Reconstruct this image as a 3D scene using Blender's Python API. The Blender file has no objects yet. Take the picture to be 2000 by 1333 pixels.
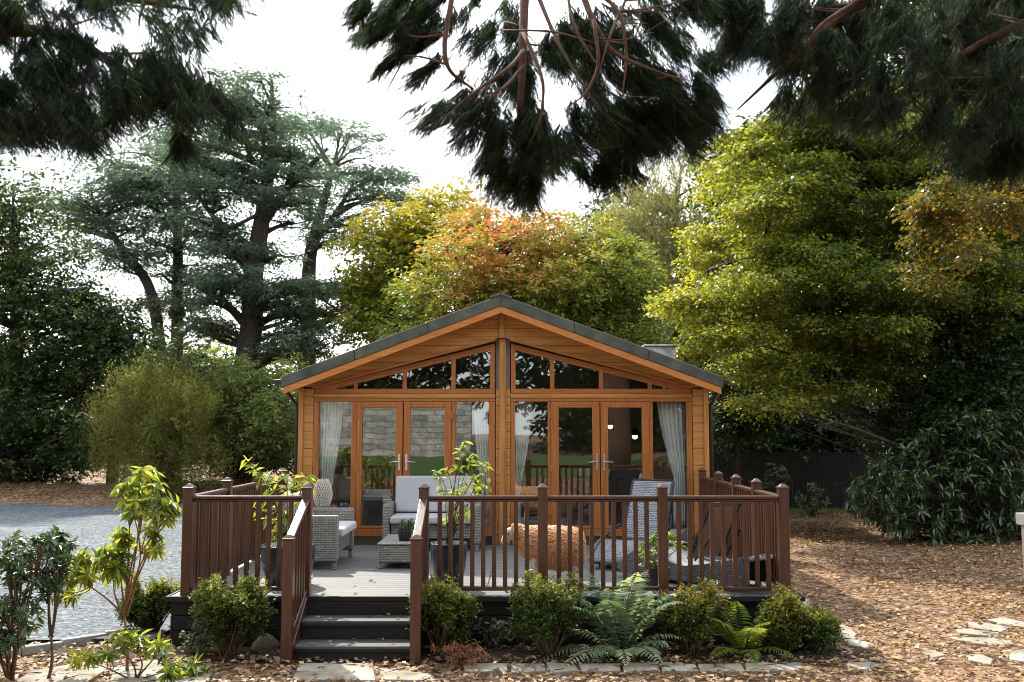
import bpy, math, random
import numpy as np
from mathutils import Vector, Matrix

R = math.radians
sc = bpy.context.scene
COL = sc.collection
random.seed(7)

# ------------------------------------------------------------------ camera, sky, sun, exposure
F, PH, ZC = 1944.0, R(5.11), 2.145
cd = bpy.data.cameras.new('camera'); cam = bpy.data.objects.new('camera', cd); COL.objects.link(cam)
cd.lens = 35.0; cd.sensor_width = 36.0; cd.clip_start = 0.05; cd.clip_end = 3000
cam.location = (0, 0, ZC); cam.rotation_euler = (R(90) + PH, 0, 0)
sc.camera = cam
SUN_EL, SUN_AZ = R(44), R(-26)           # azimuth measured from +Y towards +X
wd = bpy.data.worlds.new("World"); sc.world = wd; wd.use_nodes = True
wn, wl = wd.node_tree.nodes, wd.node_tree.links
wn.clear()
wo = wn.new('ShaderNodeOutputWorld'); bg = wn.new('ShaderNodeBackground'); sky = wn.new('ShaderNodeTexSky')
sky.sky_type = 'NISHITA'; sky.sun_disc = False; sky.sun_elevation = SUN_EL; sky.sun_rotation = SUN_AZ
sky.air_density = 1.2; sky.dust_density = 1.2; sky.ozone_density = 1.0
tc = wn.new('ShaderNodeTexCoord'); mp = wn.new('ShaderNodeMapping'); mp.inputs['Scale'].default_value = (1.6, 1.6, 4.0)
nz = wn.new('ShaderNodeTexNoise'); nz.inputs['Scale'].default_value = 2.2; nz.inputs['Detail'].default_value = 6
cr = wn.new('ShaderNodeValToRGB'); cr.color_ramp.elements[0].position = 0.36; cr.color_ramp.elements[1].position = 0.62
cr.color_ramp.elements[0].color = (.35, .35, .35, 1)
mx = wn.new('ShaderNodeMix'); mx.data_type = 'RGBA'; mx.inputs[7].default_value = (12.5, 12.8, 13.2, 1)
wl.new(tc.outputs['Generated'], mp.inputs['Vector']); wl.new(mp.outputs['Vector'], nz.inputs['Vector'])
sx = wn.new('ShaderNodeSeparateXYZ'); wl.new(tc.outputs['Generated'], sx.inputs[0])
mr = wn.new('ShaderNodeMapRange'); mr.interpolation_type = 'SMOOTHSTEP'; mr.inputs[1].default_value = -.45; mr.inputs[2].default_value = .5; mr.inputs[3].default_value = .6; wl.new(sx.outputs['Y'], mr.inputs[0])
mm = wn.new('ShaderNodeMath'); mm.operation = 'MULTIPLY'      # a bank of bright cloud on the sunward side, clear blue behind
wl.new(nz.outputs['Fac'], cr.inputs['Fac']); wl.new(cr.outputs['Color'], mm.inputs[0]); wl.new(mr.outputs[0], mm.inputs[1]); wl.new(mm.outputs[0], mx.inputs[0])
wl.new(sky.outputs['Color'], mx.inputs[6]); wl.new(mx.outputs[2], bg.inputs['Color'])
bg.inputs['Strength'].default_value = 0.14
wl.new(bg.outputs['Background'], wo.inputs['Surface'])
sd = bpy.data.lights.new('sun', 'SUN'); sd.energy = 3.9; sd.angle = R(1.2); sd.color = (1, .93, .82)
sun = bpy.data.objects.new('sun', sd); COL.objects.link(sun); sun.location = (-20, 25, 30)
SV = Vector((math.sin(SUN_AZ) * math.cos(SUN_EL), math.cos(SUN_AZ) * math.cos(SUN_EL), math.sin(SUN_EL)))
sun.rotation_euler = SV.to_track_quat('Z', 'Y').to_euler()
vs = sc.view_settings; vs.view_transform = 'Standard'; vs.look = 'None'; vs.gamma = 1; vs.use_curve_mapping = False
vs.exposure = 1.12
cy = sc.cycles
cy.use_denoising = True; cy.filter_width = 1.0; cy.max_bounces = 8; cy.diffuse_bounces = 3; cy.glossy_bounces = 4
cy.transmission_bounces = 4; cy.transparent_max_bounces = 12; cy.sample_clamp_indirect = 6
cy.caustics_reflective = False; cy.caustics_refractive = False

# ------------------------------------------------------------------ geometry helpers
def yw_zw(py):
    v = (666.5 - py) / F
    return math.cos(PH) - v * math.sin(PH), math.sin(PH) + v * math.cos(PH)

def at(px, py, Y):
    yw, zw = yw_zw(py); s = Y / yw
    return np.array([(px - 1000) / F * s, Y, ZC + zw * s])

def on(px, py, z=0.0):
    yw, zw = yw_zw(py); s = (z - ZC) / zw
    return np.array([(px - 1000) / F * s, yw * s, z])

def wloc(o):
    v = Vector((0, 0, 0))
    while o is not None:
        v = v + o.location; o = o.parent
    return v

def tag(o, label=None, cat=None, group=None, kind=None):
    if label: o['label'] = label
    if cat: o['category'] = cat
    if group: o['group'] = group
    if kind: o['kind'] = kind
    return o

def thing(name, label, cat, loc=(0, 0, 0), group=None):
    o = bpy.data.objects.new(name, None); COL.objects.link(o); o.location = loc; o.empty_display_size = .2
    return tag(o, label, cat, group)

def link(name, me, mat, parent=None):
    o = bpy.data.objects.new(name, me); COL.objects.link(o)
    if mat: me.materials.append(mat)
    if parent is not None: o.parent = parent
    return o

def copy_tree(o, parent=None):
    c = o.copy(); COL.objects.link(c)
    if parent is not None: c.parent = parent
    for ch in list(o.children): copy_tree(ch, c)
    return c

class MB:
    def __init__(s): s.V, s.F = [], []
    def add(s, v, f):
        b = len(s.V); s.V += [tuple(map(float, p)) for p in v]; s.F += [tuple(b + i for i in q) for q in f]; return s
    def bx(s, x0, x1, y0, y1, z0, z1, M=None):
        v = [(x0, y0, z0), (x1, y0, z0), (x1, y1, z0), (x0, y1, z0), (x0, y0, z1), (x1, y0, z1), (x1, y1, z1), (x0, y1, z1)]
        if M is not None: v = [M @ Vector(p) for p in v]
        return s.add(v, [(0, 3, 2, 1), (4, 5, 6, 7), (0, 1, 5, 4), (1, 2, 6, 5), (2, 3, 7, 6), (3, 0, 4, 7)])
    def bar(s, p0, p1, w, h, up=(0, 0, 1)):
        p0, p1 = Vector(p0), Vector(p1); d = (p1 - p0); L = d.length; d.normalize()
        side = d.cross(Vector(up)).normalized(); u = side.cross(d)
        M = Matrix((side, d, u)).transposed().to_4x4(); M.translation = p0
        return s.bx(-w / 2, w / 2, 0, L, -h / 2, h / 2, M)
    def tube(s, pts, rad, n=8):
        P = np.array(pts, float); k = len(P)
        if np.isscalar(rad): rad = [rad] * k
        T = np.gradient(P, axis=0); T /= (np.linalg.norm(T, axis=1)[:, None] + 1e-9)
        a = np.array([0, 0, 1.0]) if abs(T[0][2]) < .9 else np.array([1.0, 0, 0])
        u = np.cross(T[0], a); u /= np.linalg.norm(u)
        ang = np.arange(n) * 2 * math.pi / n; b = len(s.V)
        for i in range(k):
            u = u - T[i] * np.dot(u, T[i]); u /= (np.linalg.norm(u) + 1e-9); w = np.cross(T[i], u)
            for q in ang: s.V.append(tuple(P[i] + rad[i] * (math.cos(q) * u + math.sin(q) * w)))
        for i in range(k - 1):
            for j in range(n):
                s.F.append((b + i * n + j, b + i * n + (j + 1) % n, b + (i + 1) * n + (j + 1) % n, b + (i + 1) * n + j))
        s.F.append(tuple(b + j for j in range(n))[::-1]); s.F.append(tuple(b + (k - 1) * n + j for j in range(n)))
        return s
    def lathe(s, prof, c=(0, 0, 0), n=28):
        b = len(s.V); k = len(prof)
        for r, z in prof:
            for j in range(n):
                q = j * 2 * math.pi / n; s.V.append((c[0] + r * math.cos(q), c[1] + r * math.sin(q), c[2] + z))
        for i in range(k - 1):
            for j in range(n):
                s.F.append((b + i * n + j, b + i * n + (j + 1) % n, b + (i + 1) * n + (j + 1) % n, b + (i + 1) * n + j))
        s.F.append(tuple(b + j for j in range(n))[::-1]); s.F.append(tuple(b + (k - 1) * n + j for j in range(n)))
        return s
    def prism(s, poly, y0, y1):
        """polygon of (x, z) extruded along y"""
        n = len(poly); v = [(x, y0, z) for x, z in poly] + [(x, y1, z) for x, z in poly]
        f = [tuple(range(n)), tuple(range(2 * n - 1, n - 1, -1))]
        f += [(i, i + n, (i + 1) % n + n, (i + 1) % n) for i in range(n)]
        return s.add(v, f)
    def slab(s, poly, z0, z1):
        n = len(poly); v = [(p[0], p[1], z0) for p in poly] + [(p[0], p[1], z1) for p in poly]
        f = [tuple(range(n))[::-1], tuple(range(n, 2 * n))]
        f += [(i, (i + 1) % n, (i + 1) % n + n, i + n) for i in range(n)]
        return s.add(v, f)
    def build(s, name, mat, parent=None, bevel=0, smooth=False, seg=2, fix=False):
        me = bpy.data.meshes.new(name)
        off = np.array(wloc(parent)) if parent is not None else np.zeros(3)
        V = np.array(s.V) - off
        me.from_pydata([tuple(p) for p in V], [], s.F)
        if fix:
            import bmesh
            bm = bmesh.new(); bm.from_mesh(me); bmesh.ops.recalc_face_normals(bm, faces=bm.faces); bm.to_mesh(me); bm.free()
        uv = me.uv_layers.new(name='box'); me.update()
        co = np.zeros((len(me.loops), 2), np.float32)
        for p in me.polygons:
            nx, ny, nz_ = (abs(q) for q in p.normal)
            a, b = (0, 1) if nz_ >= nx and nz_ >= ny else ((1, 2) if nx >= ny else (0, 2))
            for li in p.loop_indices:
                c = me.vertices[me.loops[li].vertex_index].co; co[li] = (c[a], c[b])
        uv.data.foreach_set('uv', co.ravel())
        if smooth: me.polygons.foreach_set('use_smooth', [True] * len(me.polygons))
        o = link(name, me, mat, parent)
        if bevel:
            m = o.modifiers.new('bevel', 'BEVEL'); m.width = bevel; m.segments = seg; m.limit_method = 'ANGLE'; m.angle_limit = R(40)
        return o

def np_mesh(name, V, Fq, mat, parent=None, tint=None, smooth=False):
    me = bpy.data.meshes.new(name)
    if parent is not None: V = V - np.array(wloc(parent))
    V = np.ascontiguousarray(V, np.float32); Fq = np.ascontiguousarray(Fq, np.int32); k = Fq.shape[1]
    me.vertices.add(len(V)); me.vertices.foreach_set('co', V.ravel())
    me.loops.add(Fq.size); me.loops.foreach_set('vertex_index', Fq.ravel())
    me.polygons.add(len(Fq)); me.polygons.foreach_set('loop_start', np.arange(0, Fq.size, k, dtype=np.int32))
    if smooth: me.polygons.foreach_set('use_smooth', np.ones(len(Fq), bool))
    me.update(calc_edges=True)
    if tint is not None:
        a = me.attributes.new('tint', 'FLOAT', 'POINT'); a.data.foreach_set('value', np.ascontiguousarray(tint, np.float32))
    return link(name, me, mat, parent)

def nrm(A): return A / (np.linalg.norm(A, axis=-1, keepdims=True) + 1e-9)

SHAPES = {   # points (side, along, normal), quads
    'rhomb': (np.array([(0, 0, 0), (.5, .45, .07), (0, 1, -.05), (-.5, .45, .07)]), np.array([(0, 1, 2, 3)])),
    'lance': (np.array([(0, 0, 0), (.42, .3, .05), (.4, .62, .03), (0, 1, -.14), (-.4, .62, .03), (-.42, .3, .05)]), np.array([(0, 1, 2, 3), (0, 3, 4, 5)])),
    'strip': (np.array([(-.5, 0, 0), (.5, 0, 0), (.22, 1, -.06), (-.22, 1, -.06)]), np.array([(0, 1, 2, 3)])),
}
def leaf_arrays(P, L, N, ln, wd_, shape, tint):
    pts, fq = SHAPES[shape]; n, k = len(P), len(pts)
    L = nrm(L); S = nrm(np.cross(L, N)); N = np.cross(S, L)
    ln = np.broadcast_to(np.asarray(ln, float), (n,))[:, None, None]; wd_ = np.broadcast_to(np.asarray(wd_, float), (n,))[:, None, None]
    V = P[:, None, :] + L[:, None, :] * (pts[None, :, 1:2] * ln) + S[:, None, :] * (pts[None, :, 0:1] * wd_) + N[:, None, :] * (pts[None, :, 2:3] * ln)
    Fq = (fq[None] + (np.arange(n) * k)[:, None, None]).reshape(-1, 4)
    return V.reshape(-1, 3), Fq, np.repeat(tint, k)

def join_arrays(parts):
    V, Fq, T, b = [], [], [], 0
    for v, f, t in parts:
        V.append(v); Fq.append(f + b); T.append(t); b += len(v)
    return np.concatenate(V), np.concatenate(Fq), np.concatenate(T)

def in_poly(px, py, poly):
    c = False; j = len(poly) - 1
    for i in range(len(poly)):
        xi, yi = poly[i]; xj, yj = poly[j]
        if (yi > py) != (yj > py) and px < (xj - xi) * (py - yi) / (yj - yi) + xi: c = not c
        j = i
    return c

def poly_clumps(rng, poly, n, Y, r, flat=1.0, holes=(), mind=0.55):
    """n clump ellipsoids whose centres fall within an outline seen from the camera; Y = (near, far); r = (small, large)"""
    xs = [p[0] for p in poly]; ys = [p[1] for p in poly]; out = []; tries = 0
    while len(out) < n and tries < n * 400:
        tries += 1
        px, py = rng.uniform(min(xs), max(xs)), rng.uniform(min(ys), max(ys))
        if not in_poly(px, py, poly) or any(in_poly(px, py, h) for h in holes): continue
        y = rng.uniform(*Y); c = at(px, py, y); q = rng.uniform(*r)
        if any(np.linalg.norm(c - o[:3]) < mind * (q + o[3]) * .5 for o in out) and tries < n * 200: continue
        out.append(np.array([c[0], c[1], c[2], q, q, q * flat]))
    return np.array(out)

def crown(rng, cl, m, k, slen, ln, wd_, mode='flat', shape='rhomb', tintfn=None, up=1.0, rnd=.5, shell=.4, bias=None):
    """leaf sprays through the volume of each clump"""
    n = len(cl); idx = np.repeat(np.arange(n), m); S = len(idx)
    d = nrm(rng.normal(size=(S, 3))); r = rng.uniform(shell ** 3, 1.08, S) ** (1 / 3)
    C = cl[idx, :3] + d * r[:, None] * cl[idx, 3:6]
    g = rng.normal(size=(S, 3))
    if mode == 'flat': A = d * np.array([1, 1, .25]) + g * np.array([.5, .5, .16]) + np.array([0, 0, -.12])
    elif mode == 'hang': A = d * np.array([.5, .5, 0]) + g * .34 + np.array([0, 0, -1.0])
    elif mode == 'up': A = d * np.array([.35, .35, .2]) + g * .25 + np.array([0, 0, 1.0])
    else: A = d + g * .5
    if bias is not None: A = A + bias(C)
    A = nrm(A); U = np.array([0, 0, 1.0])
    side = nrm(np.cross(A, U + g * .15)); sl = slen * rng.uniform(.6, 1.3, S)
    t = (np.arange(k) + .5) / k; sg = np.where(np.arange(k) % 2 == 0, 1.0, -1.0)
    fine = .3 if shape == 'strip' else 1.0
    P = C[:, None] + A[:, None] * ((t[None, :] - .4) * sl[:, None])[..., None] + rng.normal(size=(S, k, 3)) * slen * .09 * fine * fine
    L = A[:, None] * .75 + side[:, None] * (sg[None, :, None] * .75) + rng.normal(size=(S, k, 3)) * .35 * fine
    if mode == 'flat': L[..., 2] -= .25
    if mode == 'hang': L[..., 2] -= .45
    N = np.broadcast_to(U * up, (S, k, 3)) + rng.normal(size=(S, k, 3)) * rnd
    st = rng.uniform(0, 1, S)
    T = np.clip(st[:, None] * .65 + rng.uniform(0, 1, (S, k)) * .35, 0, 1)
    P, L, N, T = P.reshape(-1, 3), L.reshape(-1, 3), N.reshape(-1, 3), T.ravel()
    if tintfn is not None: T = np.clip(tintfn(P, T), 0, 1)
    q = rng.uniform(.65, 1.25, len(P))
    if shape == 'strip': q = q * np.tile(1.35 - 1.0 * t, S) * np.repeat(rng.uniform(.6, 1.3, S), k)
    return leaf_arrays(P, L, N, ln * q, wd_ * q, shape, T)

def bez(p0, p1, p2, n=6):
    t = np.linspace(0, 1, n)[:, None]; p0, p1, p2 = map(np.array, (p0, p1, p2))
    return (1 - t) ** 2 * p0 + 2 * t * (1 - t) * p1 + t * t * p2

def branches(rng, mb, trunk, cl, r0, sub=3, sag=0.0, n=5):
    """limbs from the trunk polyline to every clump, with twigs inside each clump"""
    T = np.array(trunk)[:, :3]; RR = np.array(trunk)[:, 3]
    for c in cl:
        p = c[:3]; dist = np.linalg.norm(T[:, :2] - p[:2], axis=1)
        want = p[2] - dist * .35
        i = int(np.argmin(np.abs(T[:, 2] - want) + dist * .3)); b = T[i]
        mid = (b + p) / 2 + rng.normal(size=3) * .12 * np.linalg.norm(p - b) + np.array([0, 0, sag * np.linalg.norm(p - b)])
        rr = min(r0 * rng.uniform(.7, 1.2), RR[i] * .7)
        Q = bez(b, mid, p, 7); mb.tube(Q, np.linspace(rr, rr * .3, 7), n)
        for _ in range(sub):
            s = Q[rng.integers(2, 7)]; e = p + nrm(rng.normal(size=3)) * c[3:6] * .9
            mb.tube(bez(s, (s + e) / 2 + rng.normal(size=3) * .1, e, 4), np.linspace(rr * .32, rr * .07, 4), 4)

# ------------------------------------------------------------------ materials
def mat_new(name):
    m = bpy.data.materials.new(name); m.use_nodes = True; nt = m.node_tree
    return m, nt, nt.nodes, nt.links, nt.nodes['Principled BSDF']

def ramp(ns, stops):
    r = ns.new('ShaderNodeValToRGB'); e = r.color_ramp.elements
    e[0].position, e[0].color = stops[0][0], (*stops[0][1], 1)
    e[1].position, e[1].color = stops[-1][0], (*stops[-1][1], 1)
    for p, c in stops[1:-1]:
        q = e.new(p); q.color = (*c, 1)
    return r

def leaf_mat(name, stops, trans=.35, rough=.45, spec=.35, tgain=(1.5, 1.6, .7)):
    m, nt, ns, lk, p = mat_new(name)
    a = ns.new('ShaderNodeAttribute'); a.attribute_name = 'tint'
    r = ramp(ns, stops); lk.new(a.outputs['Fac'], r.inputs['Fac'])
    lk.new(r.outputs['Color'], p.inputs['Base Color']); p.inputs['Roughness'].default_value = rough
    p.inputs['Specular IOR Level'].default_value = spec
    t = ns.new('ShaderNodeBsdfTranslucent'); g = ns.new('ShaderNodeMix'); g.data_type = 'RGBA'; g.blend_type = 'MULTIPLY'
    g.inputs[0].default_value = 1; g.inputs[7].default_value = (*tgain, 1)
    lk.new(r.outputs['Color'], g.inputs[6]); lk.new(g.outputs[2], t.inputs['Color'])
    mxs = ns.new('ShaderNodeMixShader'); mxs.inputs[0].default_value = trans
    lk.new(p.outputs[0], mxs.inputs[1]); lk.new(t.outputs[0], mxs.inputs[2])
    lk.new(mxs.outputs[0], ns['Material Output'].inputs['Surface'])
    return m

def noise_mat(name, stops, scale=8, rough=.8, bump=.3, bscale=None, stretch=(1, 1, 1), spec=.3, detail=6, coord='Object', dist=.01):
    m, nt, ns, lk, p = mat_new(name)
    tcn = ns.new('ShaderNodeTexCoord'); mpn = ns.new('ShaderNodeMapping'); mpn.inputs['Scale'].default_value = stretch
    lk.new(tcn.outputs[coord], mpn.inputs['Vector'])
    n1 = ns.new('ShaderNodeTexNoise'); n1.inputs['Scale'].default_value = scale; n1.inputs['Detail'].default_value = detail
    oi = ns.new('ShaderNodeObjectInfo'); ad = ns.new('ShaderNodeVectorMath'); ad.operation = 'ADD'
    sclr = ns.new('ShaderNodeMath'); sclr.operation = 'MULTIPLY'; sclr.inputs[1].default_value = 37.0
    lk.new(oi.outputs['Random'], sclr.inputs[0]); lk.new(mpn.outputs['Vector'], ad.inputs[0]); lk.new(sclr.outputs[0], ad.inputs[1])
    lk.new(ad.outputs[0], n1.inputs['Vector'])
    r = ramp(ns, stops); lk.new(n1.outputs['Fac'], r.inputs['Fac']); lk.new(r.outputs['Color'], p.inputs['Base Color'])
    p.inputs['Roughness'].default_value = rough; p.inputs['Specular IOR Level'].default_value = spec
    if bump:
        n2 = ns.new('ShaderNodeTexNoise'); n2.inputs['Scale'].default_value = bscale or scale * 3; n2.inputs['Detail'].default_value = 5
        lk.new(ad.outputs[0], n2.inputs['Vector'])
        b = ns.new('ShaderNodeBump'); b.inputs['Strength'].default_value = bump; b.inputs['Distance'].default_value = dist
        lk.new(n2.outputs['Fac'], b.inputs['Height']); lk.new(b.outputs['Normal'], p.inputs['Normal'])
    return m

_wood = {}
def wood(key, axis):
    """grain along the axis x, y or z"""
    if (key, axis) in _wood: return _wood[(key, axis)]
    st = {'x': (.35, 7, 7), 'y': (7, .35, 7), 'z': (7, 7, .35)}[axis]
    if key == 'clad': m = noise_mat('golden_cladding_' + axis, [(.25, (.29, .118, .030)), (.5, (.46, .205, .056)), (.75, (.56, .275, .083))], 5, .5, .15, 9, st)
    elif key == 'oak': m = noise_mat('red_oak_frame_' + axis, [(.3, (.30, .09, .02)), (.6, (.40, .135, .032)), (.8, (.45, .175, .045))], 5, .38, .1, 9, st, .45)
    elif key == 'rail': m = noise_mat('mahogany_rail_' + axis, [(.3, (.045, .016, .010)), (.55, (.075, .027, .015)), (.75, (.10, .04, .023)), (.9, (.13, .065, .045))], 6, .30, .2, 10, st, .6)
    elif key == 'fascia': m = noise_mat('orange_fascia_' + axis, [(.3, (.42, .14, .032)), (.7, (.54, .21, .05))], 5, .5, .1, 9, st)
    elif key == 'chair': m = noise_mat('grey_oak_' + axis, [(.3, (.2, .15, .1)), (.7, (.3, .23, .16))], 5, .5, .1, 9, st)
    _wood[(key, axis)] = m
    return m

def plain(name, col, rough=.5, metal=0, spec=.4, emit=None):
    m, nt, ns, lk, p = mat_new(name)
    p.inputs['Base Color'].default_value = (*col, 1); p.inputs['Roughness'].default_value = rough; p.inputs['Metallic'].default_value = metal
    p.inputs['Specular IOR Level'].default_value = spec
    if emit:
        p.inputs['Emission Color'].default_value = (*emit[0], 1); p.inputs['Emission Strength'].default_value = emit[1]
    return m

def glass_mat():
    m, nt, ns, lk, p = mat_new('window_glass'); ns.remove(p)
    tr = ns.new('ShaderNodeBsdfTransparent'); tr.inputs[0].default_value = (.93, .95, .945, 1)
    gl = ns.new('ShaderNodeBsdfGlossy'); gl.inputs['Roughness'].default_value = .004; gl.inputs[0].default_value = (.95, .97, 1, 1)
    tcn = ns.new('ShaderNodeTexCoord'); n = ns.new('ShaderNodeTexNoise'); n.inputs['Scale'].default_value = 2.2; n.inputs['Detail'].default_value = 1
    b = ns.new('ShaderNodeBump'); b.inputs['Strength'].default_value = .03; b.inputs['Distance'].default_value = .02
    lk.new(tcn.outputs['Object'], n.inputs['Vector']); lk.new(n.outputs['Fac'], b.inputs['Height']); lk.new(b.outputs['Normal'], gl.inputs['Normal'])
    fr = ns.new('ShaderNodeFresnel'); ge = ns.new('ShaderNodeNewGeometry'); io = ns.new('ShaderNodeMath'); io.operation = 'MULTIPLY_ADD'
    io.inputs[1].default_value = 1 / 1.85 - 1.85; io.inputs[2].default_value = 1.85      # the same reflection from either face of the sheet
    lk.new(ge.outputs['Backfacing'], io.inputs[0]); lk.new(io.outputs[0], fr.inputs['IOR'])
    mxs = ns.new('ShaderNodeMixShader'); lk.new(fr.outputs[0], mxs.inputs[0]); lk.new(tr.outputs[0], mxs.inputs[1]); lk.new(gl.outputs[0], mxs.inputs[2])
    lk.new(mxs.outputs[0], ns['Material Output'].inputs['Surface'])
    return m

def cells_mat(name, stops, scale, rough=.9, bump=.6, dist=.02, mixnoise=None, coord='Object'):
    """voronoi cells each with its own colour: pebbles, litter"""
    m, nt, ns, lk, p = mat_new(name)
    tcn = ns.new('ShaderNodeTexCoord'); v = ns.new('ShaderNodeTexVoronoi'); v.inputs['Scale'].default_value = scale
    nn = ns.new('ShaderNodeTexNoise'); nn.inputs['Scale'].default_value = scale * .8
    ad = ns.new('ShaderNodeMix'); ad.data_type = 'RGBA'; ad.inputs[0].default_value = .025
    lk.new(tcn.outputs[coord], ad.inputs[6]); lk.new(nn.outputs['Color'], ad.inputs[7]); lk.new(tcn.outputs[coord], nn.inputs['Vector'])
    lk.new(ad.outputs[2], v.inputs['Vector'])
    sp = ns.new('ShaderNodeSeparateColor'); lk.new(v.outputs['Color'], sp.inputs[0])
    r = ramp(ns, stops); lk.new(sp.outputs[0], r.inputs['Fac'])
    n3 = ns.new('ShaderNodeTexNoise'); n3.inputs['Scale'].default_value = .7; n3.inputs['Detail'].default_value = 5
    lk.new(tcn.outputs[coord], n3.inputs['Vector'])
    r3 = ramp(ns, mixnoise or [(.35, (.75, .75, .75)), (.65, (1.1, 1.1, 1.1))]); lk.new(n3.outputs['Fac'], r3.inputs['Fac'])
    mu = ns.new('ShaderNodeMix'); mu.data_type = 'RGBA'; mu.blend_type = 'MULTIPLY'; mu.inputs[0].default_value = 1
    lk.new(r.outputs['Color'], mu.inputs[6]); lk.new(r3.outputs['Color'], mu.inputs[7]); lk.new(mu.outputs[2], p.inputs['Base Color'])
    b = ns.new('ShaderNodeBump'); b.inputs['Strength'].default_value = bump; b.inputs['Distance'].default_value = dist
    lk.new(sp.outputs[1], b.inputs['Height']); lk.new(b.outputs['Normal'], p.inputs['Normal'])
    p.inputs['Roughness'].default_value = rough; p.inputs['Specular IOR Level'].default_value = .2
    return m

def wicker_mat(name, c1, c2, dark):
    m, nt, ns, lk, p = mat_new(name)
    tcn = ns.new('ShaderNodeTexCoord'); b = ns.new('ShaderNodeTexBrick')
    b.inputs['Scale'].default_value = 1; b.inputs['Brick Width'].default_value = .062; b.inputs['Row Height'].default_value = .021
    b.inputs['Mortar Size'].default_value = .0042; b.inputs['Mortar Smooth'].default_value = .6; b.offset = .5
    b.inputs['Color1'].default_value = (*c1, 1); b.inputs['Color2'].default_value = (*c2, 1); b.inputs['Mortar'].default_value = (*dark, 1)
    lk.new(tcn.outputs['UV'], b.inputs['Vector']); lk.new(b.outputs['Color'], p.inputs['Base Color'])
    iv = ns.new('ShaderNodeMath'); iv.operation = 'SUBTRACT'; iv.inputs[0].default_value = 1; lk.new(b.outputs['Fac'], iv.inputs[1])
    bu = ns.new('ShaderNodeBump'); bu.inputs['Strength'].default_value = .9; bu.inputs['Distance'].default_value = .008
    lk.new(iv.outputs[0], bu.inputs['Height']); lk.new(bu.outputs['Normal'], p.inputs['Normal'])
    p.inputs['Roughness'].default_value = .45
    return m

def stone_wall_mat():
    m, nt, ns, lk, p = mat_new('grey_stone_courses')
    tcn = ns.new('ShaderNodeTexCoord'); b = ns.new('ShaderNodeTexBrick'); b.inputs['Scale'].default_value = 1
    b.inputs['Brick Width'].default_value = .47; b.inputs['Row Height'].default_value = .19; b.inputs['Mortar Size'].default_value = .014
    b.inputs['Color1'].default_value = (.58, .56, .51, 1); b.inputs['Color2'].default_value = (.34, .33, .30, 1); b.inputs['Mortar'].default_value = (.22, .21, .19, 1)
    n = ns.new('ShaderNodeTexNoise'); n.inputs['Scale'].default_value = 3; n.inputs['Detail'].default_value = 8
    r = ramp(ns, [(.3, (.55, .53, .5)), (.7, (1.1, 1.1, 1.1))]); lk.new(tcn.outputs['Object'], n.inputs['Vector']); lk.new(n.outputs['Fac'], r.inputs['Fac'])
    mu = ns.new('ShaderNodeMix'); mu.data_type = 'RGBA'; mu.blend_type = 'MULTIPLY'; mu.inputs[0].default_value = 1
    wv = ns.new('ShaderNodeMix'); wv.data_type = 'RGBA'; wv.inputs[0].default_value = .16; lk.new(tcn.outputs['UV'], wv.inputs[6]); lk.new(n.outputs['Color'], wv.inputs[7])
    lk.new(wv.outputs[2], b.inputs['Vector']); lk.new(b.outputs['Color'], mu.inputs[6]); lk.new(r.outputs['Color'], mu.inputs[7])
    lk.new(mu.outputs[2], p.inputs['Base Color']); p.inputs['Roughness'].default_value = .9
    return m

GLASS = glass_mat()
M_DECK = noise_mat('grey_deck_boards', [(.3, (.10, .10, .096)), (.6, (.16, .16, .155)), (.8, (.225, .22, .21))], 6, .55, .25, 12, (.4, 8, 8))
M_TREAD = noise_mat('dark_grey_treads', [(.3, (.06, .06, .06)), (.6, (.09, .09, .09)), (.8, (.13, .13, .128))], 6, .5, .25, 12, (.4, 8, 8))
M_BLACKW = noise_mat('black_stained_boards', [(.3, (.007, .007, .007)), (.7, (.014, .0135, .013))], 6, .6, .2, 12, (.4, 6, 6))
M_RISER = noise_mat('dark_riser_boards', [(.3, (.012, .012, .012)), (.7, (.022, .021, .021))], 6, .6, .2, 12, (.4, 6, 6))
M_ROOF = noise_mat('mossy_roof_tiles', [(.3, (.05, .052, .045)), (.55, (.085, .09, .07)), (.75, (.12, .125, .08))], 4, .85, .5, 30)
M_DARK = plain('dark_gutter', (.03, .018, .014), .45)
M_STEEL = plain('brushed_steel', (.62, .62, .62), .25, 1)
M_BLACKM = plain('black_metal', (.012, .012, .012), .45)
M_WICK = wicker_mat('grey_wicker', (.40, .37, .32), (.27, .25, .225), (.06, .055, .05))
M_WICK_SHADE = wicker_mat('shaded_wicker', (.15, .145, .165), (.09, .085, .10), (.02, .02, .022))  # darker copy of the lounger wicker; shade on the side panels put into colour
M_CUSH = noise_mat('grey_cushion_fabric', [(.3, (.40, .40, .41)), (.7, (.47, .47, .48))], 90, .95, .25, 400, dist=.002)
M_POT = noise_mat('teal_black_glaze', [(.3, (.012, .022, .027)), (.7, (.03, .05, .06))], 5, .18, .05, 9, spec=.6)
M_POTD = plain('dark_planter', (.02, .02, .022), .5)
M_SOIL = noise_mat('potting_soil', [(.3, (.02, .013, .009)), (.7, (.05, .035, .025))], 40, .95, .8, 90)
M_BARK = noise_mat('grey_brown_bark', [(.3, (.035, .028, .022)), (.6, (.075, .06, .046)), (.8, (.12, .10, .08))], 5, .9, .9, 16, (3, 3, .6), dist=.05)
M_BARKL = noise_mat('pale_bark', [(.3, (.13, .115, .09)), (.7, (.28, .25, .2))], 5, .9, .5, 16, (2, 2, .5))
M_BARKR = noise_mat('red_brown_bark', [(.3, (.05, .022, .014)), (.6, (.095, .043, .026)), (.8, (.14, .07, .045))], 10, .85, .6, 30, (2, 2, 1))
M_STEM = noise_mat('brown_stem', [(.3, (.08, .045, .025)), (.7, (.16, .10, .06))], 20, .8, .4, 60)
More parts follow.
